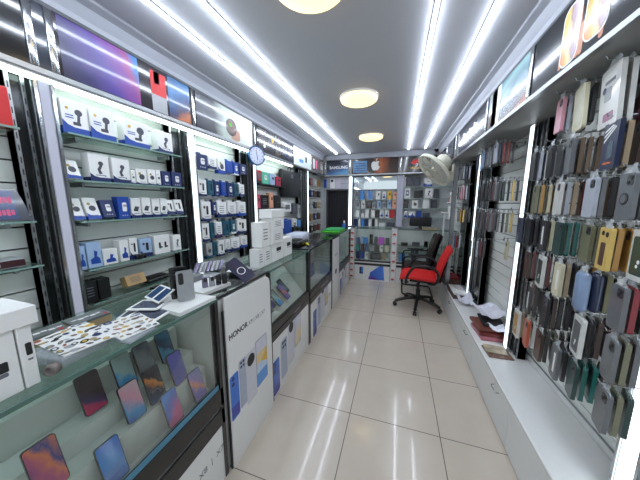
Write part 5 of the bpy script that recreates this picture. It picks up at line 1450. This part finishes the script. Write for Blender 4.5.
# fourth row
HS(3, 1.83, ['navy', 'black', 'charcoal', 'black'], 'navy and black stack')
HS(3, 1.72, ['black', 'charcoal', 'black', 'grey', 'black'], 'black stack')
HS(3, 1.57, [('charcoal', 'label'), 'cream', 'white', 'olive'], 'cream stack')
HS(3, 1.44, ['dark green', 'teal', 'teal', 'olive', 'olive', 'olive'], 'teal and olive stack')
HS(3, 1.31, ['olive', 'olive', 'cream', 'olive', 'olive'], 'pale olive stack', x0=0.775)
HS(3, 1.165, [('yellow', 'window'), 'amber', 'amber', 'dark brown', 'amber', 'brown', 'amber'], 'yellow window stack')
HS(3, 1.045, [('dark green', 'frame'), 'charcoal', 'dark green', 'navy'], 'green framed edge stack', x0=0.76)
# fifth row
HS(4, 1.79, ['black', 'navy', 'charcoal'], 'dark stack by the strip', x0=0.84)
HS(4, 1.69, ['dark brown', 'maroon', 'grey'], 'maroon stack')
HS(4, 1.545, [('dark green', 'frame'), 'maroon', 'grey', 'charcoal'], 'green framed stack')
HS(4, 1.40, [('cream', 'label'), 'tan', 'black', 'cream', 'amber', 'tan'], 'cream and black stack')
HS(4, 1.245, [('pale blue', 'bottle'), ('navy', 'bottle'), ('olive', 'plain'), 'white', 'silver'], 'pale blue stack')
HS(4, 1.07, [('grey', 'plain'), ('red', 'plain'), 'dark green', 'silver', 'dark green', 'grey'], 'red edged stack')
# sixth row
HS(5, 1.73, ['brown', 'dark brown', 'charcoal'], 'brown stack', x0=0.82)
HS(5, 1.62, [('charcoal', 'label'), 'black', 'dark brown', 'black'], 'black stack with insert')
HS(5, 1.46, ['charcoal', 'dark brown', 'black', 'charcoal', 'black'], 'dark speckled stack')
HS(5, 1.22, [('grey', 'frame'), 'black', 'dark brown', 'maroon', 'charcoal'], 'grey framed stack')
HS(5, 1.06, ['grey', 'olive', 'grey', 'olive', 'dark green'], 'grey and olive stack')
# lowest row
HS(6, 1.72, [('amber', 'frame'), 'tan', 'cream', 'charcoal'], 'amber framed stack')
HS(6, 1.60, [('orange', 'plain'), 'white', 'dark brown', 'olive', 'dark brown'], 'orange stack')
HS(6, 1.47, ['dark brown', 'black', 'olive', 'dark brown', 'black'], 'dark brown stack')
HS(6, 1.33, [('grey', 'label'), 'charcoal', 'grey', 'charcoal', 'black'], 'grey stack with insert')
HS(6, 1.21, ['dark green', 'teal', 'teal', 'dark brown', 'brown'], 'teal stack')
HS(6, 1.05, ['grey', 'olive', 'dark green', 'grey', 'amber'], 'crinkled grey stack')
# bay above the paper pile
MBY = 'above papers'; GM = 'phone cases hanging above the papers'
mz = {0: 2.005, 1: 1.70, 2: 1.445, 3: 1.15}
def MS(r, Y, items, lead, **kw): hook_stack(r, Y, mz[r], items, lead, MBY, GM, hrow=('top', 'second', 'third', 'lowest')[r], **kw)
MS(0, 2.86, ['navy', 'pale blue', 'charcoal'], 'blue stack')
MS(0, 2.70, ['pale blue', 'grey', 'silver', 'navy'], 'pale blue stack')
MS(0, 2.55, ['grey', 'charcoal', 'olive', 'grey', 'grey'], 'grey stack')
MS(0, 2.40, ['silver', 'navy', 'red', 'red', 'charcoal'], 'red stack')
MS(1, 2.62, [('black', 'wallet'), 'black', 'black', 'charcoal'], 'black wallet stack')
MS(1, 2.45, [('charcoal', 'plain'), 'maroon', 'grey', 'charcoal'], 'charcoal stack')
MS(1, 2.32, ['grey', 'charcoal', 'dark green', 'black', 'yellow', 'charcoal'], 'dark green stack')
MS(2, 2.66, ['charcoal', 'dark brown', 'charcoal'], 'charcoal stack')
MS(2, 2.50, ['charcoal', 'maroon', 'red', 'black'], 'red and black stack')
MS(2, 2.36, ['grey', 'charcoal', 'grey', 'black', 'olive', 'yellow'], 'grey and yellow stack')
MS(3, 2.74, ['dark green', 'grey', 'silver', 'maroon', 'charcoal'], 'dark green stack', x0=0.72)
hook_stack(0, 2.40, 1.205, ['cream'], 'single cream case', MBY, GM, x0=0.90, hrow='short')
# bay behind the chairs
FBY = 'behind chairs'; GF = 'phone cases hanging behind the chairs'
def FS(r, Y, items, lead, **kw): hook_stack(r, Y, (1.98, 1.73, 1.44, 1.10)[r], items, lead, FBY, GF, hrow=('top', 'second', 'third', 'lowest')[r], **kw)
FS(0, 3.64, ['charcoal', 'grey', 'charcoal'], 'charcoal stack')
FS(0, 3.50, ['grey', 'silver', 'navy', 'silver'], 'silver stack')
FS(1, 3.60, ['black', 'charcoal', 'maroon', 'charcoal'], 'black stack')
FS(1, 3.44, ['pink', 'pink', 'silver'], 'pink stack')
FS(2, 3.62, ['white', 'grey', 'dark green'], 'white stack')
FS(2, 3.48, ['grey', 'amber', 'yellow', 'charcoal', 'charcoal'], 'yellow stack')
FS(3, 3.56, ['navy', 'red', 'silver'], 'navy and red stack')

# paper pile and cartons on the ledge
zl_ = 0.3346
def flat(label, px, py, w, d, h, mt, z, rz, name='booklet', cat='booklet', tilt=0):
    p = W(px, py, 2, 0.334 + z)
    x = min(max(p.x, 0.70 + w / 2), 0.975 - w / 2)
    return put(name, label, cat, MB().rbox((-w / 2, -d / 2, 0), (w / 2, d / 2, h), mt, min(0.004, h * 0.4), seg=1, smooth=False).mesh('flat'), TR(x, p.y, zl_ + z, rz, 0, tilt), 'papers and booklets piled on the ledge')
card_mix = M('mixed_print_card', (0.55, 0.42, 0.36), 0.4, var=0.6, scale=25)
flat('printed booklet lying lowest before the tall strip', 497, 353, 0.17, 0.16, 0.010, card_mix, 0, 0.05)
flat('pale booklet with a tan picture on the ledge', 495, 350, 0.15, 0.12, 0.008, M('tan_picture', (0.74, 0.68, 0.58), 0.4, var=0.4, scale=14), 0.0105, -0.1)
flat('pink edged booklet low in the paper pile', 488, 334, 0.20, 0.26, 0.034, M('rose_card', (0.72, 0.42, 0.46), 0.4), 0.0, 0.06)
flat('dark red booklet in the paper pile', 489, 331, 0.20, 0.24, 0.030, M('dark_red_card', (0.42, 0.16, 0.15), 0.4), 0.0345, -0.05)
flat('brown booklet in the paper pile', 487, 326, 0.21, 0.24, 0.028, M('rust_card', (0.45, 0.25, 0.20), 0.4), 0.065, 0.08)
flat('black folder under the white papers', 491, 322, 0.17, 0.24, 0.020, blackm, 0.0935, -0.06)
def crumple(label, px, py, w, d, z, rz, seed, h=0.05):
    rnd = random.Random(seed); p = W(px, py, 2, 0.334 + z); N = 6
    mb = MB(); vs = []
    for i in range(N):
        for j in range(N):
            u, v = i / (N - 1) - 0.5, j / (N - 1) - 0.5
            vs.append((u * w, v * d, 0.004 + h * abs(u) * (0.4 + 0.6 * rnd.random()) + 0.012 * rnd.random()))
    k = len(vs); vs += [(a, b, c + 0.0015) for a, b, c in vs]
    fs = []
    for i in range(N - 1):
        for j in range(N - 1):
            q = (i * N + j, (i + 1) * N + j, (i + 1) * N + j + 1, i * N + j + 1)
            fs += [q[::-1], tuple(k + t for t in q)]
    mb.add(vs, fs, M('white_paper', (0.86, 0.86, 0.90), 0.6, var=0.02), None, False)
    x = min(max(p.x, 0.70 + w / 2), (0.97 if p.y < 2.85 else 0.86) - w / 2)
    put('loose_paper', label, 'paper', mb.mesh('paper'), TR(x, p.y, zl_ + z, rz), 'papers and booklets piled on the ledge')
crumple('large crumpled white paper on top of the pile', 489, 314, 0.22, 0.30, 0.114, 0.12, 1, 0.15)
crumple('grey white folded paper behind the crumpled one', 477, 305, 0.15, 0.20, 0.0005, 0.05, 2, 0.24)
crumple('white paper sheet sliding towards the tall strip', 497, 331, 0.12, 0.10, 0.115, 0.1, 4, 0.10)
# open carton with white cards, behind
pb = W(462, 296, 2, 0.334)
o = thing('card_tray', 'open brown carton of white cards on the ledge', 'box', (0.787, 3.38, zl_), 0.0)
MB().box((-0.085, -0.20, 0), (0.085, 0.20, 0.006), brownm).box((-0.085, -0.20, 0.006), (-0.080, 0.20, 0.05), brownm).box((0.080, -0.20, 0.006), (0.085, 0.20, 0.05), brownm).box((-0.080, -0.20, 0.006), (0.080, -0.195, 0.05), brownm).box((-0.080, 0.195, 0.006), (0.080, 0.20, 0.05), brownm).build('carton', o)
for k, (a_, b2) in enumerate(((-0.076, -0.19), (0.002, -0.19), (-0.076, 0.004), (0.002, 0.004))):
    mb = MB()
    for q in range(4): mb.box((a_, b2, 0.0065 + 0.014 * q), (a_ + 0.072, b2 + 0.185, 0.0195 + 0.014 * q), (wcard, tan, brownm, wcard)[q])
    tag(mb.build('card_stack', None, Matrix.Translation((0.787, 3.38, zl_))), ('white card stack in the carton, aisle side near', 'white card stack in the carton, wall side near', 'white card stack in the carton, aisle side far', 'white card stack in the carton, wall side far')[k], 'card', 'white cards in the open carton')
put('brown_carton', 'flat brown carton behind the open carton of cards', 'box', MB().rbox((-0.11, -0.18, 0), (0.11, 0.18, 0.07), M('dark_carton', (0.36, 0.25, 0.20), 0.6), 0.003, seg=1, smooth=False).mesh('bc'), TR(0.797, 3.94, zl_, 0.0))
put('red_folder', 'dark red folder lying on the flat brown carton', 'folder', MB().rbox((-0.10, -0.15, 0), (0.10, 0.15, 0.02), M('folder_red', (0.50, 0.08, 0.12), 0.4), 0.003, seg=1, smooth=False).mesh('rf'), TR(0.80, 3.93, zl_ + 0.0706, 0.04))

# ------------------------------------------------------------------ goods along the back wall
gb_ = 'goods on the shelves behind the back counter'
cream_m = case_m['cream']; peach = MATS['peach_print']; magenta = M('magenta_print', (0.78, 0.28, 0.80), 0.4); wine = M('wine_print', (0.40, 0.14, 0.20), 0.4)
slateb = M('slate_blue_print', (0.36, 0.42, 0.60), 0.4); tealb = M('sea_green_print', (0.25, 0.58, 0.58), 0.4)
NAMES = {wcard: 'white', blue: 'blue', navy: 'navy', black: 'black', blackm: 'black', gcard: 'grey', palebl: 'pale blue', yellow: 'yellow', peach: 'peach', tan: 'tan', brownm: 'brown', red: 'red', sky: 'sky blue', dgrey: 'dark grey',
         cream_m: 'cream', magenta: 'magenta', wine: 'dark red', slateb: 'slate blue', tealb: 'sea green', teal: 'teal', charcoal: 'charcoal'}
LONG = ('first', 'second', 'third', 'fourth', 'fifth', 'sixth', 'seventh', 'eighth', 'ninth', 'tenth')
def back_row(Y, zbot, items, where, hmax=9, depth=0.06, name='accessory_box', cat='box'):
    zbot += 0.0006
    for k, it in enumerate(items):
        x0, x1, yt, body = it[:4]; deco = it[4] if len(it) > 4 else None; band = it[5] if len(it) > 5 else None
        xa_, xb_ = Xat(x0, Y, zbot + 0.05), Xat(x1, Y, zbot + 0.05)
        h = min(max(0.03, Zat(yt, (xa_ + xb_) / 2, Y) - zbot), hmax)
        me = box_mesh((xb_ - xa_) * 0.93, h, depth, body, band, 0.25, deco)
        put(name, f'{NAMES[body]} box, {LONG[k]} from the doorway side on the {where}', cat, me, Matrix.Translation(((xa_ + xb_) / 2, Y + depth / 2, zbot)) @ Matrix.Rotation(-PI / 2, 4, 'Z'), gb_)
def bshelf(label, x0, x1, z):
    mb = MB().box((x0, 4.955, z - 0.008), (x1, YB - 0.003, z), shelf_glass).box((x0, 4.952, z - 0.009), (x1, 4.955, z + 0.001), M('bshelf_edge', (0.70, 0.76, 0.75), 0.2, coat=0.3))
    tag(mb.build('glass_shelf'), label, 'shelf', 'glass shelves on the back wall')
sl0, sl1 = xs + 0.05, xs2 - 0.065
sr0, sr1 = xs2 + 0.065, 0.97
YI = 4.985
zA, zB, zC, zD = [Zat(v, -0.4, 4.96) for v in (199.3, 208.6, 217.8, 226.6)]
for z, t in zip((zA, zB, zC, zD), ('top', 'second', 'third', 'lowest')):
    bshelf(t + ' glass shelf under the fruit logo sign', sl0, sl1, z)
back_row(YI, zA, [(355, 358.5, 190, gcard, b_photo), (360, 364.5, 191, sky, b_lines), (368, 372, 191, sky, b_lines), (376, 380.5, 191, wcard, b_label), (382, 386, 191.5, wcard, b_figure), (387, 391.5, 191, yellow, b_label), (392.5, 397, 192, peach, b_label)], 'top shelf under fruit logo sign')
back_row(YI, zB, [(355.5, 360, 201, gcard, b_photo), (361, 365, 200, wcard, b_round), (366.5, 371.5, 201, brownm, b_photo), (372, 375.5, 203, gcard, b_photo), (377, 381, 201, palebl, b_cable), (382.5, 386, 202, gcard, b_photo), (387, 391, 200, palebl, b_label), (392, 396.5, 200, peach, b_label)], 'second shelf under fruit logo sign')
back_row(YI, zC, [(355.5, 359.5, 210, wcard), (361, 364.3, 213.5, wcard), (365, 369, 209.5, wcard), (371, 374.8, 210, wcard), (375.4, 379, 210.5, black, b_label), (379.6, 384, 209.5, wcard, b_figure), (384.6, 389, 209.5, wcard, b_figure), (389.8, 394.6, 210, red)], 'third shelf under fruit logo sign')
back_row(YI, zD, [(353.5, 357, 219, navy), (358, 360.6, 219, wcard), (361.4, 364, 219, sky), (364.6, 367.8, 219.5, navy), (368.4, 371.6, 219, wcard), (372, 374.2, 219, black), (374.8, 377.6, 219, wcard), (378.6, 385.2, 223, wcard), (386, 395, 222.5, dgrey)], 'lowest shelf under fruit logo sign')
zA2, zB2, zC2, zD2 = [Zat(v, 0.4, 4.96) for v in (186.6, 198.3, 208.4, 218)]
for z, t in zip((zA2, zB2, zC2, zD2), ('top', 'second', 'third', 'lowest')):
    bshelf(t + ' glass shelf under the petal logo sign', sr0, sr1, z)
back_row(YI, zA2, [(404.2, 405.8, 177, wcard), (406, 412.6, 176.5, dgrey, b_lines), (413.8, 420.6, 176.5, dgrey, b_lines), (423.5, 432.5, 178, wcard, b_buds, blue)], 'top shelf under petal sign')
back_row(YI, zB2, [(404, 410.6, 188, wcard, b_sq), (413.5, 423, 190.5, black), (424.5, 433, 188, wcard, b_mount), (434, 439, 189, dgrey)], 'second shelf under petal sign')
back_row(YI, zC2, [(403.8, 408.4, 200.5, black, b_round), (411.6, 418.4, 200, wcard, b_round), (422.5, 429.4, 199.5, wcard), (431, 437, 200, dgrey, b_lines)], 'third shelf under petal sign')
back_row(YI, zD2, [(403.8, 407.4, 211, wcard, b_figure, blue), (408.2, 415.4, 211.5, wcard, b_figure, blue), (416.2, 421.5, 211, blue, b_figure), (423, 430, 213, dgrey)], 'lowest shelf under petal sign')
mz0, mz1 = Zat(189.5, -0.4, 4.98), 2.03
o = thing('wall_mirror', 'mirror panel above the shelves under the fruit logo sign', 'mirror', ((sl0 + sl1) / 2, 5.06, mz0))
hw_ = (sl1 - sl0) / 2
MB().box((-hw_, 0, 0), (hw_, 0.012, mz1 - mz0), M('mirror_glass', (0.86, 0.90, 0.90), 0.03, metal=1.0, var=0)).build('glass', o)
for z_ in (0, mz1 - mz0 - 0.012): MB().box((-hw_, -0.004, z_), (hw_, 0, z_ + 0.012), alu).build('frame_rail', o)
# inside the back counter
YK = 4.70
zs = [0.711, 0.566, 0.401]
back_row(YK, zs[0], [(356.6, 359.8, 237.5, slateb), (360.6, 363.2, 237, palebl), (363.9, 367.7, 237.5, sky), (369.4, 372.8, 234.5, black, b_label), (374.2, 377.4, 237, charcoal), (378, 384.4, 237.6, magenta), (385.2, 389.4, 238, charcoal)], 'upper shelf inside the back counter', 0.28)
back_row(YK, zs[1], [(355.8, 359.6, 244.8, tealb), (360.6, 363.8, 244.6, wine), (364.8, 368.2, 245, slateb), (370.6, 374.2, 245, gcard), (375, 379, 246, brownm), (379.6, 383.2, 245, wcard, b_label), (384.4, 389, 245, cream_m)], 'middle shelf inside the back counter', 0.135)
back_row(YK, zs[2], [(355.9, 359.4, 251.5, navy), (360, 363.8, 251, blue), (364.8, 367.6, 251.3, wcard, b_label), (369.8, 380.8, 253.4, charcoal, b_lines), (381.8, 385.4, 251.3, tan)], 'floor inside the back counter', 0.155)
back_row(YK, zs[0], [(400.5, 408, 242.6, black), (412, 420, 242.6, dgrey), (424, 428, 241.6, black)], 'upper shelf behind the armchair', 0.2)
back_row(YK, zs[1], [(411, 414, 249, dgrey, b_round), (415, 418.5, 249, dgrey), (421, 425.5, 248.5, gcard), (427, 432, 249, black)], 'middle shelf behind the armchair', 0.13)
back_row(YK, zs[2], [(398.8, 405.2, 253, sky), (411, 416, 255, dgrey)], 'floor behind the armchair', 0.15)
# on the back counter top
p0_, p1_ = Xat(409.5, 4.8, 1.1), Xat(431.5, 4.8, 1.1)
o = thing('monitor', 'black monitor turned away on the back counter', 'monitor', ((p0_ + p1_) / 2, 4.82, 1.0226))
wm = (p1_ - p0_)
MB().rbox((-wm / 2, -0.02, 0.05), (wm / 2, 0.02, 0.215), blackm, 0.018, seg=3).build('housing', o)
MB().box((-0.03, -0.012, 0.01), (0.03, 0.02, 0.06), black).build('neck', o)
MB().rbox((-0.09, -0.06, 0), (0.09, 0.06, 0.012), black, 0.005).build('foot', o)
px_ = Xat(430, 4.68, 1.04)
put('cardboard_lid', 'flat cardboard piece on the back counter before the monitor', 'cardboard', MB().rbox((-0.13, -0.035, 0), (0.13, 0.035, 0.035), tan, 0.004, seg=1, smooth=False).mesh('cb'), TR(px_, 4.675, 1.0226))
put('dark_tray', 'dark tray on the back counter beside the bright strip', 'tray', MB().rbox((-0.075, -0.06, 0), (0.075, 0.06, 0.03), dgrey, 0.006).mesh('dt'), TR(Xat(349.5, 4.72, 1.03) + 0.045, 4.72, 1.0226))
# stand and rack in the back corner
xk = Xat(440.5, 4.45, 1.3)
o = thing('phone_stand', 'thin white pole stand beside the black armchair', 'stand', (0.73, 4.36, 0.3346))
MB().lathe([(0.001, 0), (0.07, 0), (0.07, 0.012), (0.012, 0.022), (0.001, 0.022)], wplast, 20).build('foot', o)
MB().cyl((0, 0, 0.02), (0, 0, 1.0), 0.011, wplast, 10).build('pole', o)
MB().rbox((-0.05, -0.05, 1.0), (0.05, 0.05, 1.018), wplast, 0.004).build('head_plate', o)
xr0 = 0.80
o = thing('wall_rack', 'white wall rack holding small goods behind the fan', 'rack', (0.92, 4.30, 1.50))
MB().box((-0.15, -0.17, 0), (0.058, 0.17, 0.012), wplast).build('upper_board', o)
MB().box((-0.15, -0.17, -0.26), (0.058, 0.17, -0.248), wplast).build('lower_board', o)
MB().box((0.059, -0.17, -0.30), (0.075, 0.17, 0.10), wplast).build('back_plate', o)
for k, (mt, nm, h) in enumerate(((wcard, 'white', 0.10), (gcard, 'grey', 0.14), (wcard, 'tall white', 0.16), (red, 'red', 0.09))):
    put('rack_box', nm + ' box on the upper board of the white wall rack', 'box', box_mesh(0.065, h, 0.08, mt, None, 0, b_label), Matrix.Translation((0.83, 4.18 + 0.08 * k, 1.5126)) @ Matrix.Rotation(PI, 4, 'Z'), 'boxes on the white wall rack')
for k in range(4):
    put('rack_box', ('first', 'second', 'third', 'fourth')[k] + ' slim white box on the lower board of the white wall rack', 'box', box_mesh(0.06, 0.20, 0.08, wcard, None, 0, None), Matrix.Translation((0.83, 4.18 + 0.075 * k, 1.2526)) @ Matrix.Rotation(PI, 4, 'Z'), 'boxes on the white wall rack')

# ------------------------------------------------------------------ wall fan
o = thing('wall_post', 'black post carrying the wall fan', 'post', (0.72, 3.70, 0.3346))
MB().box((-0.02, -0.035, 0), (0.02, 0.035, 1.712), black).build('bar', o)
for s in (-1, 1): MB().box((-0.024, s * 0.035, 0), (0.02, s * 0.040, 1.712), alu).build('edge_trim', o)
cream_p = M('fan_cream', (0.80, 0.79, 0.72), 0.4, var=0.03)
fc = W(434, 170, 1, 3.55)
rd_ = (fc - CAM).normalized()
u1_ = (-RT * 0.75 - UP * 0.66); u1_ = (u1_ - rd_ * u1_.dot(rd_)).normalized()
nrm = (u1_ * 0.92 - rd_ * 0.40).normalized()
zax = nrm; xax = zax.orthogonal().normalized(); yax = zax.cross(xax)
Tf = Matrix.Translation(fc) @ Matrix((xax, yax, zax)).transposed().to_4x4()
o = thing('wall_fan', 'cream wall fan with round wire guard under the ceiling', 'fan', T=Tf)
Rf = 0.25
def cage(zs_, bulge, mt, nsp):
    mb = MB()
    for r_ in (Rf, Rf * 0.72, Rf * 0.45, 0.08):
        z = zs_ + bulge * (1 - (r_ / Rf) ** 2)
        mb.tube([(r_ * math.cos(t * PI / 18), r_ * math.sin(t * PI / 18), z) for t in range(37)], 0.0045 if r_ == Rf else 0.0022, mt, 6, sub=1)
    for k in range(nsp):
        a_ = 2 * PI * k / nsp
        mb.tube([(r_ * math.cos(a_), r_ * math.sin(a_), zs_ + bulge * (1 - (r_ / Rf) ** 2)) for r_ in (0.07, 0.14, 0.21, Rf)], 0.0020, mt, 5, sub=1)
    return mb
cage(0.02, 0.065, cream_p, 40).build('front_guard', o)
cage(-0.02, -0.045, cream_p, 40).build('rear_guard', o)
MB().lathe([(Rf, -0.016), (Rf + 0.004, -0.012), (Rf + 0.004, 0.012), (Rf, 0.016)], cream_p, 40).build('guard_rim', o)
MB().lathe([(0.001, 0.094), (0.05, 0.092), (0.055, 0.085), (0.001, 0.08)], cream_p).build('badge', o)
blm = M('fan_blade', (0.72, 0.72, 0.69), 0.35)
for k in range(5):
    mb = MB(); a0 = 2 * PI * k / 5; vs = []; n_ = 7
    for i in range(n_):
        r_ = 0.04 + (Rf - 0.065) * i / (n_ - 1); hw = math.radians(30) * (0.75 + 0.35 * math.sin(PI * i / (n_ - 1)))
        for s, zz in ((-1, 0.016), (1, -0.016)):
            vs.append((r_ * math.cos(a0 + s * hw), r_ * math.sin(a0 + s * hw), zz * (0.5 + 0.5 * i / n_)))
    k0 = len(vs); vs += [(a_, b2, c - 0.003) for a_, b2, c in vs]
    fs = [(2 * i, 2 * i + 1, 2 * i + 3, 2 * i + 2) for i in range(n_ - 1)]
    fs += [tuple(k0 + q for q in f[::-1]) for f in fs]
    mb.add(vs, fs, blm, None, True); mb.build('blade', o)
MB().cyl((0, 0, -0.03), (0, 0, 0.03), 0.04, cream_p, 20).build('hub', o)
MB().lathe([(0.06, -0.06), (0.095, -0.075), (0.10, -0.11), (0.095, -0.19), (0.075, -0.215), (0.001, -0.22)], cream_p).build('motor_housing', o)
inv = Tf.inverted()
pw = Vector((0.695, 3.70, 1.90)); pm = Tf @ Vector((0, 0, -0.16))
MB().tube([inv @ pm, inv @ (pm + Vector((0.06, 0.02, -0.07))), inv @ Vector((0.60, 3.69, 1.915)), inv @ (pw + Vector((-0.012, 0, 0)))], 0.021, cream_p, 12).build('arm', o)
MB().rbox((0.672, 3.655, 1.79), (0.694, 3.745, 2.01), cream_p, 0.008, T=inv).build('wall_plate', o)

# ------------------------------------------------------------------ chairs
redf = M('chair_red_fabric', (0.86, 0.09, 0.085), 0.75, var=0.12, scale=60, bump=0.3)
blkp = M('chair_black_plastic', (0.07, 0.07, 0.075), 0.4)
def pad(mb, profile, width, mat, r=0.03):
    pass
def cushion(pts, half_w, thick, mat, T=None, crown=0.0):
    """padded panel swept along a side profile (x,z); rounded edges"""
    mb = MB(); vs = []; n = len(pts); m_ = 11
    tops = []; 
    for side in (1, -1):
        for i, (x, z) in enumerate(pts):
            x0, z0 = pts[max(i - 1, 0)]; x1, z1 = pts[min(i + 1, n - 1)]
            L = math.hypot(x1 - x0, z1 - z0); nx, nz = -(z1 - z0) / L, (x1 - x0) / L
            t = i / (n - 1); wf = half_w * (1 - 0.16 * (2 * t - 1) ** 4) * (1 - crown * t)
            endf = min(1, math.sin(PI * min(max(t, 0.0), 1.0)) * 2.6 + 0.12)
            for j in range(m_):
                u = 2 * j / (m_ - 1) - 1
                th = thick / 2 * (1 - 0.85 * abs(u) ** 5) * endf
                vs.append((x + nx * th * side, u * wf, z + nz * th * side))
    fs = []
    k = n * m_
    for i in range(n - 1):
        for j in range(m_ - 1):
            q = (i * m_ + j, i * m_ + j + 1, (i + 1) * m_ + j + 1, (i + 1) * m_ + j)
            fs += [q, tuple(k + a_ for a_ in q[::-1])]
    for i in range(n - 1):
        for j in (0, m_ - 1):
            fs.append((i * m_ + j, (i + 1) * m_ + j, k + (i + 1) * m_ + j, k + i * m_ + j))
    for i in (0, n - 1):
        for j in range(m_ - 1): fs.append((i * m_ + j, i * m_ + j + 1, k + i * m_ + j + 1, k + i * m_ + j))
    return mb.add(vs, fs, mat, T, True)
o = thing('office_chair', 'red fabric swivel office chair with black armrests and star base', 'chair', (0.335, 3.60, 0), PI - 0.10)
cushion([(-0.22, 0.465), (-0.20, 0.475), (-0.1, 0.485), (0.05, 0.490), (0.16, 0.492), (0.22, 0.475), (0.25, 0.44)], 0.25, 0.085, redf).build('seat', o)
cushion([(-0.235, 0.47), (-0.245, 0.55), (-0.262, 0.64), (-0.292, 0.73), (-0.327, 0.82), (-0.362, 0.895), (-0.375, 0.92)], 0.225, 0.07, redf, crown=0.10).build('backrest', o)
mb = cushion([(-0.275, 0.42), (-0.285, 0.50), (-0.302, 0.60), (-0.325, 0.68), (-0.340, 0.73)], 0.16, 0.025, blkp)
mb.build('back_shell', o)
MB().tube([(-0.05, 0, 0.42), (-0.20, 0, 0.405), (-0.285, 0, 0.44), (-0.305, 0, 0.60)], 0.022, blkp).build('back_bracket', o)
MB().rbox((-0.14, -0.10, 0.395), (0.12, 0.10, 0.43), blkp, 0.01).build('mechanism', o)
MB().tube([(0.0, 0.09, 0.405), (0.02, 0.20, 0.40), (0.02, 0.26, 0.395)], 0.008, blkp).build('lever', o)
for s in (-1, 1):
    MB().tube([(0.14, s * 0.20, 0.425), (0.16, s * 0.285, 0.44), (0.13, s * 0.295, 0.56), (0.05, s * 0.29, 0.665), (-0.10, s * 0.29, 0.685), (-0.20, s * 0.28, 0.64), (-0.235, s * 0.27, 0.55), (-0.20, s * 0.25, 0.45), (-0.12, s * 0.18, 0.425)], 0.016, blkp).build('armrest', o)
MB().cyl((0, 0, 0.10), (0, 0, 0.27), 0.030, blkp, 16).cyl((0, 0, 0.26), (0, 0, 0.40), 0.018, M('gas_lift', (0.12, 0.12, 0.13), 0.3, metal=0.5), 14).build('gas_column', o)
for k in range(5):
    a_ = 2 * PI * k / 5 + 0.25
    c_, s_ = math.cos(a_), math.sin(a_)
    lg = MB().tube([(0.02 * c_, 0.02 * s_, 0.135), (0.12 * c_, 0.12 * s_, 0.130), (0.23 * c_, 0.23 * s_, 0.105), (0.31 * c_, 0.31 * s_, 0.075)], 0.022, blkp).build('base_leg', o)
    mb = MB()
    for q in (-1, 1):
        cx, cy = 0.315 * c_ - s_ * q * 0.014, 0.315 * s_ + c_ * q * 0.014
        mb.cyl((cx - s_ * 0.010, cy + c_ * 0.010, 0.029), (cx + s_ * 0.010, cy - c_ * 0.010, 0.029), 0.0285, blkp, 16)
    mb.cyl((0.315 * c_, 0.315 * s_, 0.03), (0.315 * c_, 0.315 * s_, 0.075), 0.008, blkp, 8)
    mb.build('caster', lg)
# black armchair behind
o = thing('armchair', 'dark brown padded armchair with black tube frame behind the red chair', 'chair', (0.37, 4.29, 0), PI)
pvc = M('chair_brown_vinyl', (0.20, 0.15, 0.14), 0.4, var=0.15, bump=0.2)
cushion([(-0.20, 0.44), (-0.16, 0.452), (0.0, 0.462), (0.14, 0.462), (0.22, 0.44), (0.24, 0.41)], 0.24, 0.09, pvc).build('seat', o)
cushion([(-0.15, 0.48), (-0.165, 0.56), (-0.19, 0.70), (-0.22, 0.84), (-0.255, 0.96), (-0.27, 1.0)], 0.225, 0.075, pvc).build('backrest', o)
cushion([(-0.20, 0.46), (-0.215, 0.56), (-0.24, 0.70), (-0.275, 0.85), (-0.31, 0.965), (-0.32, 0.99)], 0.23, 0.03, blackm).build('back_cover', o)
tubem = M('chair_black_tube', (0.06, 0.06, 0.065), 0.3, metal=0.3)
for s in (-1, 1):
    MB().tube([(-0.22, s * 0.25, 0.50), (-0.20, s * 0.27, 0.64), (-0.10, s * 0.275, 0.665), (0.16, s * 0.275, 0.65), (0.235, s * 0.27, 0.61), (0.24, s * 0.265, 0.40), (0.245, s * 0.26, 0.08), (0.20, s * 0.26, 0.014), (0.0, s * 0.26, 0.013), (-0.22, s * 0.26, 0.013)], 0.0125, tubem).build('side_frame', o)
    MB().rbox((-0.10, s * 0.275 - 0.022, 0.672), (0.17, s * 0.275 + 0.022, 0.695), blkp, 0.009).build('armrest', o)
MB().tube([(-0.22, -0.26, 0.013), (-0.225, 0, 0.013), (-0.22, 0.26, 0.013)], 0.0125, tubem).build('rear_bar', o)
MB().tube([(0.15, -0.262, 0.40), (0.15, 0, 0.40), (0.15, 0.262, 0.40)], 0.010, tubem).build('seat_bar', o)

# ------------------------------------------------------------------ daylight from the open shop front
w = bpy.data.worlds.new('world'); SC.world = w; w.use_nodes = True
bg = w.node_tree.nodes['Background']
bg.inputs['Color'].default_value = (0.78, 0.84, 0.92, 1); bg.inputs['Strength'].default_value = 0.55
